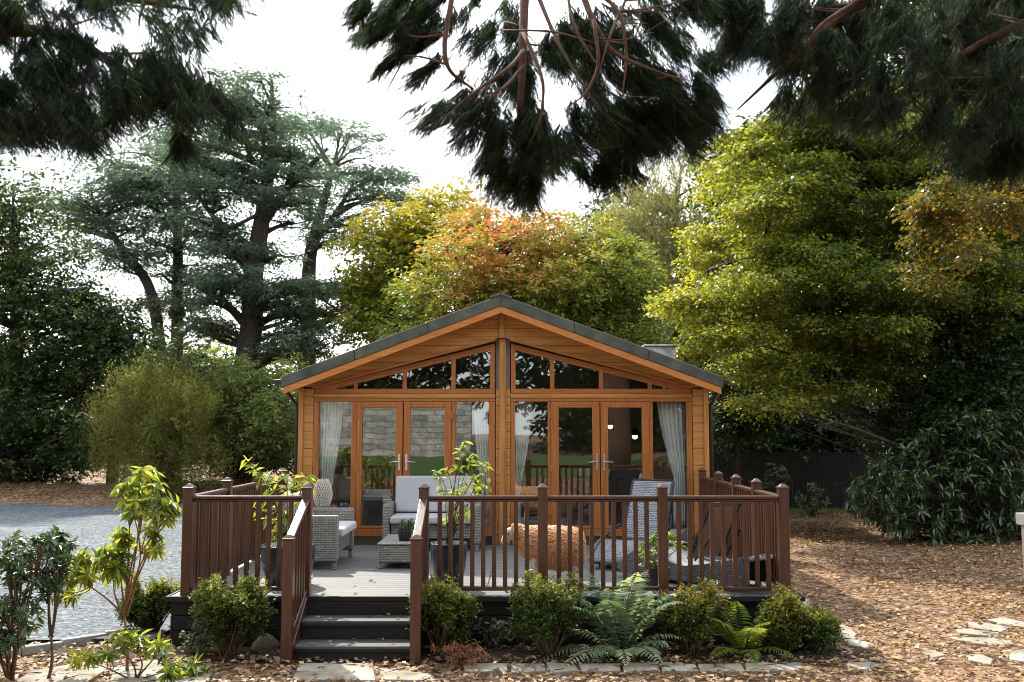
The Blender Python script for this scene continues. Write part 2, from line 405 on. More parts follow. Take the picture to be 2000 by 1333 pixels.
M_FLAG = noise_mat('sandstone_flag', [(.3, (.15, .125, .085)), (.45, (.25, .22, .165)), (.6, (.31, .285, .24)), (.75, (.36, .34, .30))], 3.5, .85, .35, 30)
M_INT = plain('interior_paint', (.32, .29, .25), .8)
M_SHEER = None

# ------------------------------------------------------------------ the ground
def hnoise(x, y, s, seed=0):
    r = np.zeros_like(x)
    g = np.random.default_rng(seed)
    for i in range(6):
        a, ph = g.uniform(0, 6.28), g.uniform(0, 6.28); f = s * g.uniform(.5, 1.6)
        r += np.sin((x * math.cos(a) + y * math.sin(a)) * f + ph)
    return r / 6

def terrain(x, y):
    z = np.where(y < 7.5, .62 * np.clip((7.5 - y) / 7.5, 0, 1) + .05 * np.clip(-y, 0, 16), 0.0)
    z = z + .52 * np.exp(-((y - 31.5) / 1.7) ** 2) * np.clip((-x - 4.5) / 4, 0, 1) * (1 + .35 * hnoise(x, y, .6, 3))   # leaf bank behind the gravel
    z = z + .5 * np.clip((y - 34) / 30, 0, 1) * np.clip(-x / 6, 0, 1)
    return z

def grid(name, xs, ys, zf, mat, kind='structure'):
    X, Y = np.meshgrid(xs, ys); Z = zf(X, Y); V = np.stack([X, Y, Z], -1).reshape(-1, 3); nx, ny = len(xs), len(ys)
    i = (np.arange(ny - 1)[:, None] * nx + np.arange(nx - 1)[None]).ravel()
    o = np_mesh(name, V, np.stack([i, i + 1, i + nx + 1, i + nx], 1), mat, smooth=True); o['kind'] = kind
    return o

def axis_pts(a, b, dense0, dense1, st, far):
    return np.concatenate([np.linspace(a, dense0, far)[:-1], np.arange(dense0, dense1, st), np.linspace(dense1, b, far)])
M_LITTER = cells_mat('leaf_litter_soil', [(0, (.05, .026, .014)), (.25, (.12, .066, .036)), (.5, (.21, .125, .072)), (.75, (.31, .20, .12)), (1, (.38, .28, .185))], 17, .9, .5, .02,
                     [(.3, (.6, .58, .55)), (.65, (1.05, 1, .95))])
ground = grid('ground', axis_pts(-600, 600, -45, 45, .75, 20), axis_pts(-120, 900, -12, 60, .6, 22), terrain, M_LITTER)
M_GRAVEL = cells_mat('blue_grey_gravel', [(0, (.038, .047, .054)), (.35, (.07, .084, .095)), (.7, (.112, .13, .143)), (1, (.21, .23, .24))], 26, .85, .8, .02,
                     [(.35, (.82, .84, .86)), (.65, (1.05, 1.05, 1.05))])
gx, gy = np.linspace(-34, -3.62, 160), np.linspace(10.25, 29.6, 120)
gravel = grid('gravel_drive', gx, gy, lambda x, y: .035 + .03 * hnoise(x, y, 1.3, 5) + .02 * hnoise(x, y, 3.5, 6) + .12 * np.exp(-((x + 10) / 3) ** 2 - ((y - 20) / 2.2) ** 2), M_GRAVEL)
M_LAWN = noise_mat('lawn_turf', [(.3, (.04, .085, .018)), (.7, (.085, .15, .035))], 30, .95, .8, 90)
lawn = grid('lawn', np.linspace(-26, 26, 90), np.linspace(-9.6, -1.5, 40), lambda x, y: terrain(x, y) + .012, M_LAWN)
bed = grid('planting_bed', np.linspace(-4.4, 3.5, 60), np.linspace(9.42, 10.08, 10), lambda x, y: .006 + .03 * np.clip(np.minimum(y - 9.42, 10.08 - y) / .2, 0, 1) + .012 * hnoise(x, y, 9, 8) * np.clip(np.minimum(y - 9.42, 10.08 - y) / .1, 0, 1),
           noise_mat('dark_bed_soil', [(.3, (.022, .013, .008)), (.55, (.05, .03, .018)), (.8, (.10, .06, .035))], 14, .95, .9, 60))
mb = MB()
kp = [on(-60, 1296), on(40, 1283), on(120, 1268), on(205, 1251), on(300, 1240)]
for a, b in zip(kp[:-1], kp[1:]): mb.bar((a[0], a[1], .05), (b[0], b[1], .03), .07, .09)
kerb = mb.build('kerb', noise_mat('pale_kerb', [(.3, (.26, .25, .23)), (.7, (.38, .365, .34))], 12, .8, .3), None, .012); kerb['kind'] = 'structure'

# ------------------------------------------------------------------ the cabin
YF = 14.6
def fx(px, Y=YF): return (px - 1000) / F * Y / 1.0067
def fz(py, Y=YF): return float(at(1000, py, Y)[2])
DZ = .5
cabin = thing('cabin', 'golden timber lodge with low pitched roof and two pairs of glazed doors', 'cabin', (fx(984), YF, 0))
XL, XR, XC = fx(585), fx(1383), fx(980)
CL = 11.5   # length back from the facade

def clip_band(poly, z0, z1):
    def half(p, z, keep_above):
        out = []
        for i in range(len(p)):
            a, b = p[i], p[(i + 1) % len(p)]
            ia, ib = (a[1] >= z, b[1] >= z) if keep_above else (a[1] <= z, b[1] <= z)
            if ia: out.append(a)
            if ia != ib:
                t = (z - a[1]) / (b[1] - a[1]); out.append((a[0] + t * (b[0] - a[0]), z))
        return out
    p = half(poly, z0, True)
    return half(p, z1, False) if len(p) > 2 else []

def boards(mb, poly, y0, y1, pitch=.125, gap=.0035):
    zmin = min(p[1] for p in poly); zmax = max(p[1] for p in poly); z = math.floor(zmin / pitch) * pitch
    while z < zmax:
        q = clip_band(poly, z + gap, z + pitch)
        if len(q) > 2:
            a = sum(q[i][0] * q[(i + 1) % len(q)][1] - q[(i + 1) % len(q)][0] * q[i][1] for i in range(len(q))) / 2
            if abs(a) > 1e-4: mb.prism(q if a > 0 else q[::-1], y0, y1)
        z += pitch

ZB = fz(1047); ZH = fz(778)                    # door frame bottom, head
# slopes of the roof and of the raked windows
YR = YF - .42
RA = (fx(978, YR), fz(577, YR)); RL = (fx(545, YR), fz(737, YR)); RR_ = (fx(1416, YR), fz(737, YR))
def roof_z(x): return RA[1] + (RL[1] - RA[1]) * (RA[0] - x) / (RA[0] - RL[0]) if x < RA[0] else RA[1] + (RR_[1] - RA[1]) * (x - RA[0]) / (RR_[0] - RA[0])
TH = .20
mb = MB()
gl = [(XL + .01, fz(757)), (fx(612), fz(757)), (fx(968), fz(664)), (XC - .045, fz(661)), (XC - .045, roof_z(XC) - TH - .02), (XL + .01, roof_z(XL) - TH - .02)]
gr = [(XR - .01, fz(757)), (fx(1352), fz(757)), (fx(996), fz(664)), (XC + .045, fz(661)), (XC + .045, roof_z(XC) - TH - .02), (XR - .01, roof_z(XR) - TH - .02)]
def area(q): return sum(q[i][0] * q[(i + 1) % len(q)][1] - q[(i + 1) % len(q)][0] * q[i][1] for i in range(len(q)))
# raked quads are cut into convex pieces before they are sliced into boards
for g in (gl, gr):
    for piece in ([g[0], g[1], (g[1][0], roof_z(g[1][0]) - TH - .02), g[5]], [g[1], g[2], (g[2][0], roof_z(g[2][0]) - TH - .02), (g[1][0], roof_z(g[1][0]) - TH - .02)],
                  [g[2], g[3], g[4], (g[2][0], roof_z(g[2][0]) - TH - .02)]):
        boards(mb, piece, YF - .11, YF - .02)
mb.build('gable_cladding', wood('clad', 'x'), cabin, .004, fix=True)
for a, b in ((585, 612), (967, 997), (1352, 1383)):
    mb = MB(); boards(mb, [(fx(a) + .01, DZ - .1), (fx(b) - .004, DZ - .1), (fx(b) - .004, fz(760)), (fx(a) + .01, fz(760))], YF - .035, YF + .04)
    mb.build('front_cladding', wood('clad', 'x'), cabin, .004, fix=True)
mb = MB()   # body behind the cladding
mb.bx(XL + .02, fx(612), YF + .04, YF + .1, 0.1, fz(757)); mb.bx(fx(968), fx(996), YF + .04, YF + .1, 0.1, fz(661)); mb.bx(fx(1352), XR - .02, YF + .04, YF + .1, 0.1, fz(757))
mb.bx(XL + .02, XL + .12, YF + .101, YF + CL, .1, roof_z(XL) - TH); mb.bx(XR - .12, XR - .02, YF + .101, YF + CL, .1, roof_z(XR) - TH)
mb.prism([(XL + .125, .1), (XR - .125, .1), (XR - .125, roof_z(XR) - TH), (XC, roof_z(XC) - TH - .03), (XL + .125, roof_z(XL) - TH)], YF + 4.6, YF + 4.7)
mb.bx(XL + .125, XR - .125, YF + .11, YF + 4.59, .1, ZB + .04)
for g in (gl, gr):
    q = [g[1], g[2], g[3], (g[3][0], g[4][1] - .03), (g[1][0], roof_z(g[1][0]) - TH - .05)]
    mb.prism(q if area(q) > 0 else q[::-1], YF - .018, YF + .06)
mb.build('wall', M_INT, cabin, fix=True)
for x in (XL + .003, XR - .003):
    mb = MB()
    for z in np.arange(.15, 2.9, .125): mb.bx(x - .015, x + .015, YF + .045, YF + CL, z, z + .119)
    mb.build('side_cladding', wood('clad', 'y'), cabin, .004)
for a, b, nm in ((583, 592, 0), (1375, 1384, 0)):
    MB().bx(fx(a), fx(b), YF - .06, YF + .044, DZ - .1, fz(757) - .004).build('corner_trim', wood('clad', 'z'), cabin, .006)
MB().bx(fx(975), fx(987.5), YF - .07, YF - .036, DZ - .1, fz(664)).build('pilaster', wood('clad', 'z'), cabin, .006)
MB().bx(XC - .044, XC + .044, YF - .14, YF - .03, fz(662), roof_z(XC) - TH - .03).build('king_post', wood('clad', 'z'), cabin, .006)
MB().bx(fx(612), fx(967), YF - .05, YF + .04, fz(778) + .004, fz(769.5) - .003).build('lintel_board', wood('clad', 'x'), cabin, .004)
MB().bx(fx(997), fx(1352), YF - .05, YF + .04, fz(778) + .004, fz(769.5) - .003).build('lintel_board', wood('clad', 'x'), cabin, .004)
# raked trim under the gable boards
for g in (gl, gr):
    MB().bar((g[1][0], YF - .115, g[1][1] - .012), (g[2][0], YF - .115, g[2][1] - .012), .07, .03).build('raked_trim', wood('oak', 'x'), cabin, .004)
# roof
rf = MB()
def roof_half(mb, xa, za, xb, zb, y0, y1, t0, t1):
    mb.prism([(xa, za - t1), (xb, zb - t1), (xb, zb - t0), (xa, za - t0)], y0, y1)
roof_half(rf, RA[0], RA[1] - .01, RL[0], RL[1] - .01, YR + .03, YF + CL + .3, 0, .11)
roof_half(rf, RA[0], RA[1] - .01, RR_[0], RR_[1] - .01, YR + .03, YF + CL + .3, 0, .11)
roof = rf.build('roof', M_ROOF, cabin, fix=True)
vm = MB()
for e in (RL, RR_):
    n = 3
    for i in range(n):
        a, b = i / n + .0008, (i + 1) / n - .0008
        xa, xb = RA[0] + (e[0] - RA[0]) * a, RA[0] + (e[0] - RA[0]) * b; za, zb = RA[1] + (e[1] - RA[1]) * a, RA[1] + (e[1] - RA[1]) * b
        roof_half(vm, xa, za + .008, xb, zb + .008 + (.002 if i % 2 else 0), YR - (.002 if i % 2 else 0), YR + .16, 0, .165)
vm.build('verge', M_ROOF, roof, .012, fix=True)
rc = MB(); roof_half(rc, RA[0], RA[1] + .035, RA[0] - .16, RA[1] - .025, YR - .012, YF + CL + .31, 0, .03); roof_half(rc, RA[0], RA[1] + .035, RA[0] + .16, RA[1] - .025, YR - .012, YF + CL + .31, 0, .03)
rc.build('ridge_cap', M_ROOF, roof, .006, fix=True)
fm = MB()
for e, k in ((RL, 1), (RR_, -1)):
    roof_half(fm, RA[0] - k * .002, RA[1] - .001, e[0] + k * .03, e[1] + .012, YR + .012, YR + .05, .155, .255)
fm.build('fascia', wood('fascia', 'x'), cabin, .004, fix=True)
sf = MB()
for e, k in ((RL, 1), (RR_, -1)):
    roof_half(sf, RA[0], RA[1] - .004, e[0] + k * .04, e[1] + .01, YR + .051, YF - .111, .17, .19)
    x0, x1 = sorted((e[0] + k * .04, (XL if k > 0 else XR) - k * .014)); sf.bx(x0, x1, YR + .3, YF + CL, e[1] - .17, e[1] - .15)
sf.build('soffit', wood('clad', 'y'), cabin, fix=True)
for e, k in ((RL, 1), (RR_, -1)):
    g = MB(); x = e[0] - k * .045
    g.prism([(x - .055, e[1] - .03), (x - .05, e[1] - .1), (x + .05, e[1] - .1), (x + .055, e[1] - .03)], YR + .02, YF + CL + .2)
    gt = g.build('gutter', M_DARK, cabin, .01, fix=True)
    xw = (XL if k > 0 else XR) - k * .07
    MB().tube([(x, YF + .12, e[1] - .1), (x, YF + .12, e[1] - .18), (xw, YF + .12, e[1] - .4), (xw, YF + .12, .1)], .034, 12).build('downpipe', M_DARK, gt, smooth=True)
# flat roof vent box
p = at(1288, 690, 19.5)
p[2] += .015; vb = MB().bx(p[0] - .3, p[0] + .27, 19.2, 19.8, p[2] - .45, p[2] + .09); vb.bx(p[0] - .35, p[0] + .31, 19.15, 19.85, p[2] + .092, p[2] + .125)
vb.build('roof_vent', noise_mat('weathered_white_vent', [(.35, (.28, .28, .26)), (.6, (.5, .5, .47))], 9, .8, .3), roof, .01)

def xbar(a, b, y0, y1, z0, z1): return MB().bx(a, b, y0, y1, z0, z1)
def side_glass(parent, name, a, b, z0, z1, y):
    return MB().bx(a, b, y, y + .006, z0, z1).build(name, GLASS, parent)

for half, (fr0, fr1, gA, d1, g1, d2, g2, gB) in enumerate((
        (612, 967, (622, 686), (697, 786.5), (707.5, 773), (788.5, 881), (801, 868), (889, 955)),
        (997, 1352, (1005.5, 1070), (1076, 1171), (1091, 1157), (1173, 1268), (1187.5, 1254), (1275, 1342)))):
    z0, z1 = ZB, ZH
    f = MB(); y0, y1 = YF - .035, YF + .045
    f.bx(fx(fr0), fx(fr1), y0, y1, z1 - (fz(778) - fz(785)), z1)                       # head
    f.bx(fx(fr0), fx(gA[0]), y0 + .002, y1, z0 + .101, z1 - .056); f.bx(fx(gB[1]), fx(fr1), y0 + .002, y1, z0 + .101, z1 - .056)
    f.bx(fx(gA[1]), fx(d1[0]) - .003, y0 + .002, y1, z0 + .101, z1 - .056); f.bx(fx(d2[1]) + .003, fx(gB[0]), y0 + .002, y1, z0 + .101, z1 - .056)
    f.bx(fx(fr0), fx(fr1), y0 - .012, y1, z0, z0 + .1)                                  # sill
    fo = f.build('door_frame', wood('oak', 'z'), cabin, .005)
    for g in (gA, gB):
        side_glass(fo, 'pane', fx(g[0]) - .01, fx(g[1]) + .01, z0 + .095, z1 - .05, YF + .012)
    for (a, b), (c, d), hand in ((d1, g1, 1), (d2, g2, -1)):
        q = MB(); ya, yb = YF - .05, YF + .02; zt, zb2 = z1 - .058, z0 + .104; gt_, gb_ = fz(797), fz(1027)
        q.bx(fx(a), fx(c), ya, yb, zb2, zt); q.bx(fx(d), fx(b), ya, yb, zb2, zt)
        q.bx(fx(c) + .0005, fx(d) - .0005, ya + .002, yb, gt_, zt - .001); q.bx(fx(c) + .0005, fx(d) - .0005, ya + .002, yb, zb2 + .001, gb_)
        dr = q.build('door', wood('oak', 'z'), cabin, .008)
        side_glass(dr, 'pane', fx(c) - .008, fx(d) + .008, gb_ - .008, gt_ + .008, YF - .012)
        hx = fx(b) - .045 if hand > 0 else fx(a) + .045; hz = fz(903)
        h = MB().bx(hx - .016, hx + .016, ya - .012, ya - .001, hz - .12, hz + .12)
        h.tube([(hx, ya - .01, hz + .01), (hx, ya - .055, hz + .01)], .011, 10)
        h.tube([(hx, ya - .055, hz + .01), (hx - hand * .05, ya - .058, hz + .008), (hx - hand * .13, ya - .05, hz + .0)], [.012, .011, .009], 10)
        h.build('handle', M_STEEL, dr, .003, smooth=False)
        for hh in (fz(812), fz(915), fz(1000)):
            xx = fx(a) - .006 if hand > 0 else fx(b) + .006
            MB().bx(xx - .018, xx + .018, ya - .012, ya - .001, hh - .05, hh + .05).build('hinge', wood('oak', 'z'), dr, .006)
    # raked transom window
    tw = MB(); s = 1 if half == 0 else -1
    X = (lambda q: fx(q)) if half == 0 else (lambda q: fx(1964 - q))
    def top(q): return fz(758 - (q - 615) * .246)     # outer upper edge
    def inr(q): return top(q) - .085
    zlo = fz(769.5); zp = fz(760)
    def pr(mb, pts, y0, y1):
        q = [(X(a), z) for a, z in pts]; mb.prism(q if area(q) > 0 else q[::-1], y0, y1)
    ya, yb = YF - .034, YF + .04
    pr(tw, [(613, zlo), (966, zlo), (966, zp), (613, zp)], ya, yb)
    pr(tw, [(613, zp + .001), (640, zp + .001), (640, inr(640)), (957, inr(957)), (957, top(957)), (613, top(613))], ya + .003, yb)
    pr(tw, [(957.1, zp + .001), (966, zp + .001), (966, top(966)), (957.1, top(957.1))], ya, yb)
    for a, b in ((689.5, 697), (785.5, 793), (881, 889)):
        pr(tw, [(a, zp + .001), (b, zp + .001), (b, inr(b) + .01), (a, inr(a) + .01)], ya + .006, yb - .004)
    two = tw.build('transom_window', wood('oak', 'x'), cabin, .004, fix=True)
    for a, b in ((650, 690), (696, 786), (792, 882), (888, 958)):
        pm = MB(); pr(pm, [(a, zp - .003), (b, zp - .003), (b, inr(b) + .012), (a, inr(a) + .012)], YF + .01, YF + .016)
        pm.build('pane', GLASS, two, fix=True)

# things inside the cabin, seen through the glass
M_SHEER = noise_mat('sheer_curtain', [(.3, (.80, .80, .77)), (.7, (.90, .90, .87))], 30, .95, .2, 200)
def curtain(px0t, px1t, px0b, px1b, pyb, label, y=YF + .16, tie=None):
    n, k = 46, 16; V = []; zt, zb = fz(783), fz(pyb)
    for j in range(k):
        t = j / (k - 1); z = zt + (zb - zt) * t
        e = t * t * (3 - 2 * t) if tie is None else min(1, (t / tie) ** 1.4) if t < tie else 1 - .15 * (t - tie)
        a = fx(px0t + (px0b - px0t) * e); b = fx(px1t + (px1b - px1t) * e)
        for i in range(n):
            u = i / (n - 1); V.append((a + (b - a) * u, y + .028 * math.sin(u * 34 + .4 * math.sin(3 * t)) + .01 * math.sin(u * 71), z))
    Fq = [(j * n + i, j * n + i + 1, (j + 1) * n + i + 1, (j + 1) * n + i) for j in range(k - 1) for i in range(n - 1)]
    m = MB().add(V, Fq); o = m.build('curtain', M_SHEER, None, smooth=True)
    s_ = o.modifiers.new('thick', 'SOLIDIFY'); s_.thickness = .003
    tag(o, label, 'curtain', 'sheer curtains behind the glass')
curtain(622, 664, 622, 640, 1030, 'sheer white curtain behind the left end pane of the cabin')
curtain(922, 957, 940, 957, 1030, 'gathered pale curtain beside the post, behind the sofa with the tall grey backrest', tie=.75)
curtain(1005, 1042, 1005, 1016, 1030, 'white curtain swept aside just right of the central post, above the sheep', tie=.7)
curtain(1288, 1342, 1318, 1342, 1030, 'white curtain tied back at the right end pane of the cabin', tie=.6)

def dining_chair():
    p = on(738, 1032, ZB + .04); y = 15.25; x = (738 - 1000) / F * y / 1.012; fl = ZB + .042
    t = thing('dining_chair', 'grey oak dining chair with pale seat pad seen through the left door', 'chair', (x, y, fl))
    wz, wx = wood('chair', 'z'), wood('chair', 'x')
    for sx, sy in ((-.2, -.2), (-.2, .2), (.2, -.2), (.2, .2)):
        MB().tube([(x + sx * 1.1, y + sy * 1.1, fl), (x + sx, y + sy, fl + .43)], [.017, .023], 8).build('leg', wz, t)
    MB().bx(x - .23, x + .23, y - .23, y + .23, fl + .43, fl + .465).build('seat', wx, t, .008)
    MB().bx(x - .21, x + .21, y - .21, y + .21, fl + .466, fl + .515).build('seat_pad', M_CUSH, t, .02, seg=3)
    b = MB()
    for sy in (-.2, .2): b.tube([(x - .215, y + sy, fl + .44), (x - .25, y + sy, fl + .75), (x - .31, y + sy, fl + 1.0)], [.022, .02, .018], 8)
    for zz in (.6, .75, .9): b.bar((x - .235 - (zz - .5) * .12, y - .2, fl + zz), (x - .235 - (zz - .5) * .12, y + .2, fl + zz), .018, .06)
    b.build('backrest', wz, t)
dining_chair()
def dining_table():
    x, y, fl = fx(1140, 16.2), 16.3, ZB + .042
    t = thing('dining_table', 'dark dining table with two candles inside the right pair of doors', 'table', (x, y, fl))
    MB().bx(x - .6, x + .6, y - .4, y + .4, fl + .70, fl + .74).build('table_top', wood('rail', 'x'), t, .006)
    for sx in (-.52, .52):
        for sy in (-.32, .32): MB().bx(x + sx - .03, x + sx + .03, y + sy - .03, y + sy + .03, fl, fl + .699).build('leg', wood('rail', 'z'), t)
    mc = plain('cream_wax', (.72, .62, .42), .6)
    for dx, lb in ((-.07, 'left cream pillar candle on the dining table behind glass'), (.06, 'right cream pillar candle on the dining table behind glass')):
        c = thing('candle', lb, 'candle', (x + dx, y - .25, fl + .741), 'candles on the dining table')
        MB().lathe([(.036, 0), (.037, .13), (.03, .135), (.012, .125)], (x + dx, y - .25, fl + .741), 20).build('wax', mc, c, smooth=True)
        MB().tube([(x + dx, y - .25, fl + .866), (x + dx + .002, y - .25, fl + .885)], .002, 5).build('wick', M_BLACKM, c)
dining_table()
for px, py, yy, lb in ((1240, 853, 16.4, 'small lit pendant lamp glowing behind the right-hand door'), (1192, 833, 16.6, 'lit pendant lamp half hidden by the door frame, higher than its twin')):
    p = at(px, py, yy); t = thing('pendant_lamp', lb, 'lamp', (p[0], p[1], p[2]), 'pendant lamps inside the cabin')
    MB().lathe([(.015, .14), (.05, .125), (.085, .03), (.088, .018), (.08, .02), (.045, .11)][::-1], p, 20).build('lamp_shade', M_BLACKM, t, smooth=True)
    MB().lathe([(.004, -.045), (.034, -.03), (.045, 0), (.03, .04), (.012, .06)], p, 16).build('bulb', plain('lit_bulb', (1, .8, .5), .5, emit=((1, .78, .45), 3)), t, smooth=True)
    MB().tube([(p[0], p[1], p[2] + .139), (p[0], p[1], roof_z(p[0]) - TH)], .004, 6).build('cord', M_BLACKM, t)

# ------------------------------------------------------------------ deck, steps, railings
X0, X1, Y0, Y1 = -3.43, 2.90, 10.04, YF - .06
SX0, SX1 = -2.02, -.94
deck = thing('deck', 'raised deck of grey grooved boards with black skirting in front of the cabin', 'deck', (-.26, 12.3, 0))
mb = MB(); y = Y0 + .02
while y < Y1 - .02:
    y2 = min(y + .134, Y1)
    mb.bx(X0 + .03, X1 - .03, y, y2, DZ - .03, DZ); y += .144
mb.build('deck_boards', M_DECK, deck, .004)
mb = MB()
for z in (.02, .165, .31):
    mb.bx(X0 + .06, SX0 - .02, Y0 + .06, Y0 + .085, z, z + .139); mb.bx(SX1 + .02, X1 - .06, Y0 + .06, Y0 + .085, z, z + .139)
    mb.bx(X0 + .035, X0 + .059, Y0 + .06, Y1, z, z + .139); mb.bx(X1 - .059, X1 - .035, Y0 + .06, Y1, z, z + .139)
mb.build('skirt_boards', M_BLACKW, deck, .004)
mb = MB(); mb.bx(X0, X1, Y0 - .012, Y0 + .018, DZ - .045, DZ + .006); mb.bx(X0, X0 + .028, Y0 + .019, Y1, DZ - .045, DZ + .006); mb.bx(X1 - .028, X1, Y0 + .019, Y1, DZ - .045, DZ + .006)
mb.build('edge_trim', M_RISER, deck, .004)
st = thing('steps', 'three dark wooden steps with pale grey treads up to the deck', 'steps', ((SX0 + SX1) / 2, 9.7, 0))
tz = [(.325, 9.74), (.15, 9.44)]
for z, yf in tz:
    MB().bx(SX0, SX1, yf, yf + .31, z - .03, z).build('tread', M_TREAD, st, .006)
    MB().bx(SX0 + .005, SX1 - .005, yf - .004, yf + .03, z - .055, z - .031).build('nosing', M_RISER, st, .004)
for z0, z1, yf in ((.327, .453, 10.035), (.152, .294, 9.77), (0.0, .119, 9.47)):
    MB().bx(SX0 + .003, SX1 - .003, yf - .012, yf + .012, z0, z1).build('riser', M_RISER, st)
for x in (SX0 - .022, SX1 + .022):
    MB().prism([(9.4, .0), (9.46, .19), (9.76, .37), (10.02, .5), (10.02, .0)][::-1], x - .018, x + .018)
    s_ = MB().prism([(9.40, 0.0), (10.03, 0.0), (10.03, .50), (9.44, .17)], x - .018, x + .018)
    s_.V = [(b, a, c) for a, b, c in s_.V]; s_.build('stringer', wood('rail', 'y'), st, .004, fix=True)

def post(mb_parent, x, y, z0, z1, w=.098):
    b = MB().bx(x - w / 2, x + w / 2, y - w / 2, y + w / 2, z0, z1 - .05); po = b.build('post', wood('rail', 'z'), mb_parent, .006)
    c = w / 2 + .007; m = MB().bx(x - c, x + c, y - c, y + c, z1 - .0495, z1 - .032)
    q = w / 2; h = z1
    m.add([(x - q, y - q, z1 - .0315), (x + q, y - q, z1 - .0315), (x + q, y + q, z1 - .0315), (x - q, y + q, z1 - .0315), (x - .016, y - .016, h), (x + .016, y - .016, h), (x + .016, y + .016, h), (x - .016, y + .016, h)],
          [(0, 1, 5, 4), (1, 2, 6, 5), (2, 3, 7, 6), (3, 0, 4, 7), (4, 5, 6, 7), (0, 3, 2, 1)])
    m.build('cap', wood('rail', 'z'), po, .003)

def railing(label, pts, posts, gap=.114, skip=()):
    """pts: points (x, y, z of the foot) of one straight run from post to post; posts: which get a post; each bay gets rails and balusters"""
    a, b = np.array(pts[0][:3]), np.array(pts[-1][:3])
    t = thing('railing', label, 'railing', tuple((a + b) / 2), 'railings round the deck')
    for p, on_ in zip(pts, posts):
        if on_: post(t, p[0], p[1], p[3] if len(p) > 3 else p[2], p[4] if len(p) > 4 else p[2] + 1.105)
    for p, q in zip(pts[:-1], pts[1:]):
        p3, q3 = np.array(p[:3]), np.array(q[:3]); d = q3 - p3; L = np.linalg.norm(d[:2]); u = d / L
        s, e = p3 + u * .05, q3 - u * .05
        ax = 'x' if abs(u[0]) > abs(u[1]) else 'y'
        up = lambda v, h: (v[0], v[1], v[2] + h)
        hr = MB().bar(up(s, .968), up(e, .968), .082, .034); hr.bar(up(s, .938), up(e, .938), .05, .0255); hr.build('handrail', wood('rail', ax), t, .009, seg=3)
        MB().bar(up(s, .065), up(e, .065), .055, .04).build('bottom_rail', wood('rail', ax), t, .006)
        n = max(1, int(round((L - .1) / gap)) - 1)
        for i in range(n):
            w = p3 + u * (.05 + (L - .1) * (i + 1) / (n + 1))
            MB().bx(w[0] - .022, w[0] + .022, w[1] - .022, w[1] + .022, w[2] + .086, w[2] + .924).build('baluster', wood('rail', 'z'), t, .004)
    return t
YP = 10.15
def dx(px): return (px - 1000) / F * YP / 1.0125
railing('short brown front railing left of the steps', [(dx(368), YP, DZ), (dx(599), YP, DZ)], (1, 1))
railing('long brown front railing right of the steps, three bays wide', [(dx(828), YP, DZ), (dx(1060), YP, DZ), (dx(1294), YP, DZ), (dx(1530), YP, DZ)], (1, 1, 1, 1))
railing('brown side railing beside the gravel drive, running back to the cabin', [(dx(368), YP, DZ), (dx(368), 11.5, DZ), (dx(368), 12.85, DZ), (dx(368), 14.3, DZ)], (0, 1, 1, 1))
railing('brown side railing beside the leafy path, running back to the cabin', [(dx(1530), YP, DZ), (dx(1530), 11.24, DZ), (dx(1530), 12.25, DZ), (dx(1530), 13.3, DZ), (dx(1530), 14.4, DZ)], (0, 1, 1, 1, 1))
xs0, xs1 = dx(599) , dx(828)
for x, lb in ((xs0, 'sloping stair railing on the side of the steps nearest the gravel'), (xs1, 'sloping stair railing between the steps and the potted shrub')):
    railing(lb, [(x, YP, DZ, DZ, DZ + 1.1), (x, 9.36, .155, 0.0, 1.18)], (0, 1), .118)

# ------------------------------------------------------------------ deck furniture
def rbox(x0, x1, y0, y1, z0, z1, name, mat, par, bev=.015, seg=3): return MB().bx(x0, x1, y0, y1, z0, z1).build(name, mat, par, bev, seg=seg)
def wicker_sofa(w, label, loc, rot, backh=1.0):
    t = thing('wicker_sofa', label, 'sofa', (0, 0, 0), 'grey wicker sofas on the deck'); h = w / 2; d = .36
    rbox(-h + .11, h - .11, -d + .04, d - .09, .16, .36, 'seat_base', M_WICK, t)
    for s in (-1, 1):
        a, b = sorted((s * h, s * (h - .1)))
        rbox(a, b, -d, d - .02, .09, .63, 'armrest', M_WICK, t, .025)
    rbox(-h + .101, h - .101, d - .085, d, .16, .84, 'backrest', M_WICK, t, .02)
    for s in (-1, 1):
        for yy in (-d + .04, d - .06):
            MB().bx(s * (h - .05) - .022, s * (h - .05) + .022, yy - .022, yy + .022, 0, .089).build('leg', M_WICK, t)
    c = MB().bx(-h + .108, h - .108, -d - .05, d - .2, .361, .47).build('seat_cushion', M_CUSH, t, .035, seg=4)
    M = Matrix.Translation((0, d - .16, .47)) @ Matrix.Rotation(R(-9), 4, 'X')
    MB().bx(-h + .112, h - .112, -.065, .06, .004, backh - .48, M).build('back_cushion', M_CUSH, t, .035, seg=4)
    t.location = loc; t.rotation_euler = (0, 0, rot)
wicker_sofa(1.34, 'grey wicker sofa with tall pale cushions standing against the glazed doors', ((847 - 1000) / F * 13.95, 14.10, DZ + .006), 0, 1.0)
wicker_sofa(1.24, 'grey wicker sofa seen side-on behind the short front railing', (-2.42, 12.55, DZ + .006), R(90), .88)
def coffee_table():
    x0, x1, y0, y1, z = -1.60, -1.09, 12.0, 13.0, DZ + .003
    t = thing('coffee_table', 'low grey wicker coffee table in the middle of the deck', 'table', ((x0 + x1) / 2, (y0 + y1) / 2, z))
    rbox(x0, x1, y0, y1, z + .275, z + .305, 'table_top', M_WICK, t)
    rbox(x0 + .012, x1 - .012, y0 + .012, y1 - .012, z + .07, z + .2745, 'table_body', M_WICK, t)
    for a in (x0 + .03, x1 - .03):
        for b in (y0 + .03, y1 - .03): MB().bx(a - .02, a + .02, b - .02, b + .02, z, z + .0695).build('leg', M_WICK, t)
    return t
coffee_table()

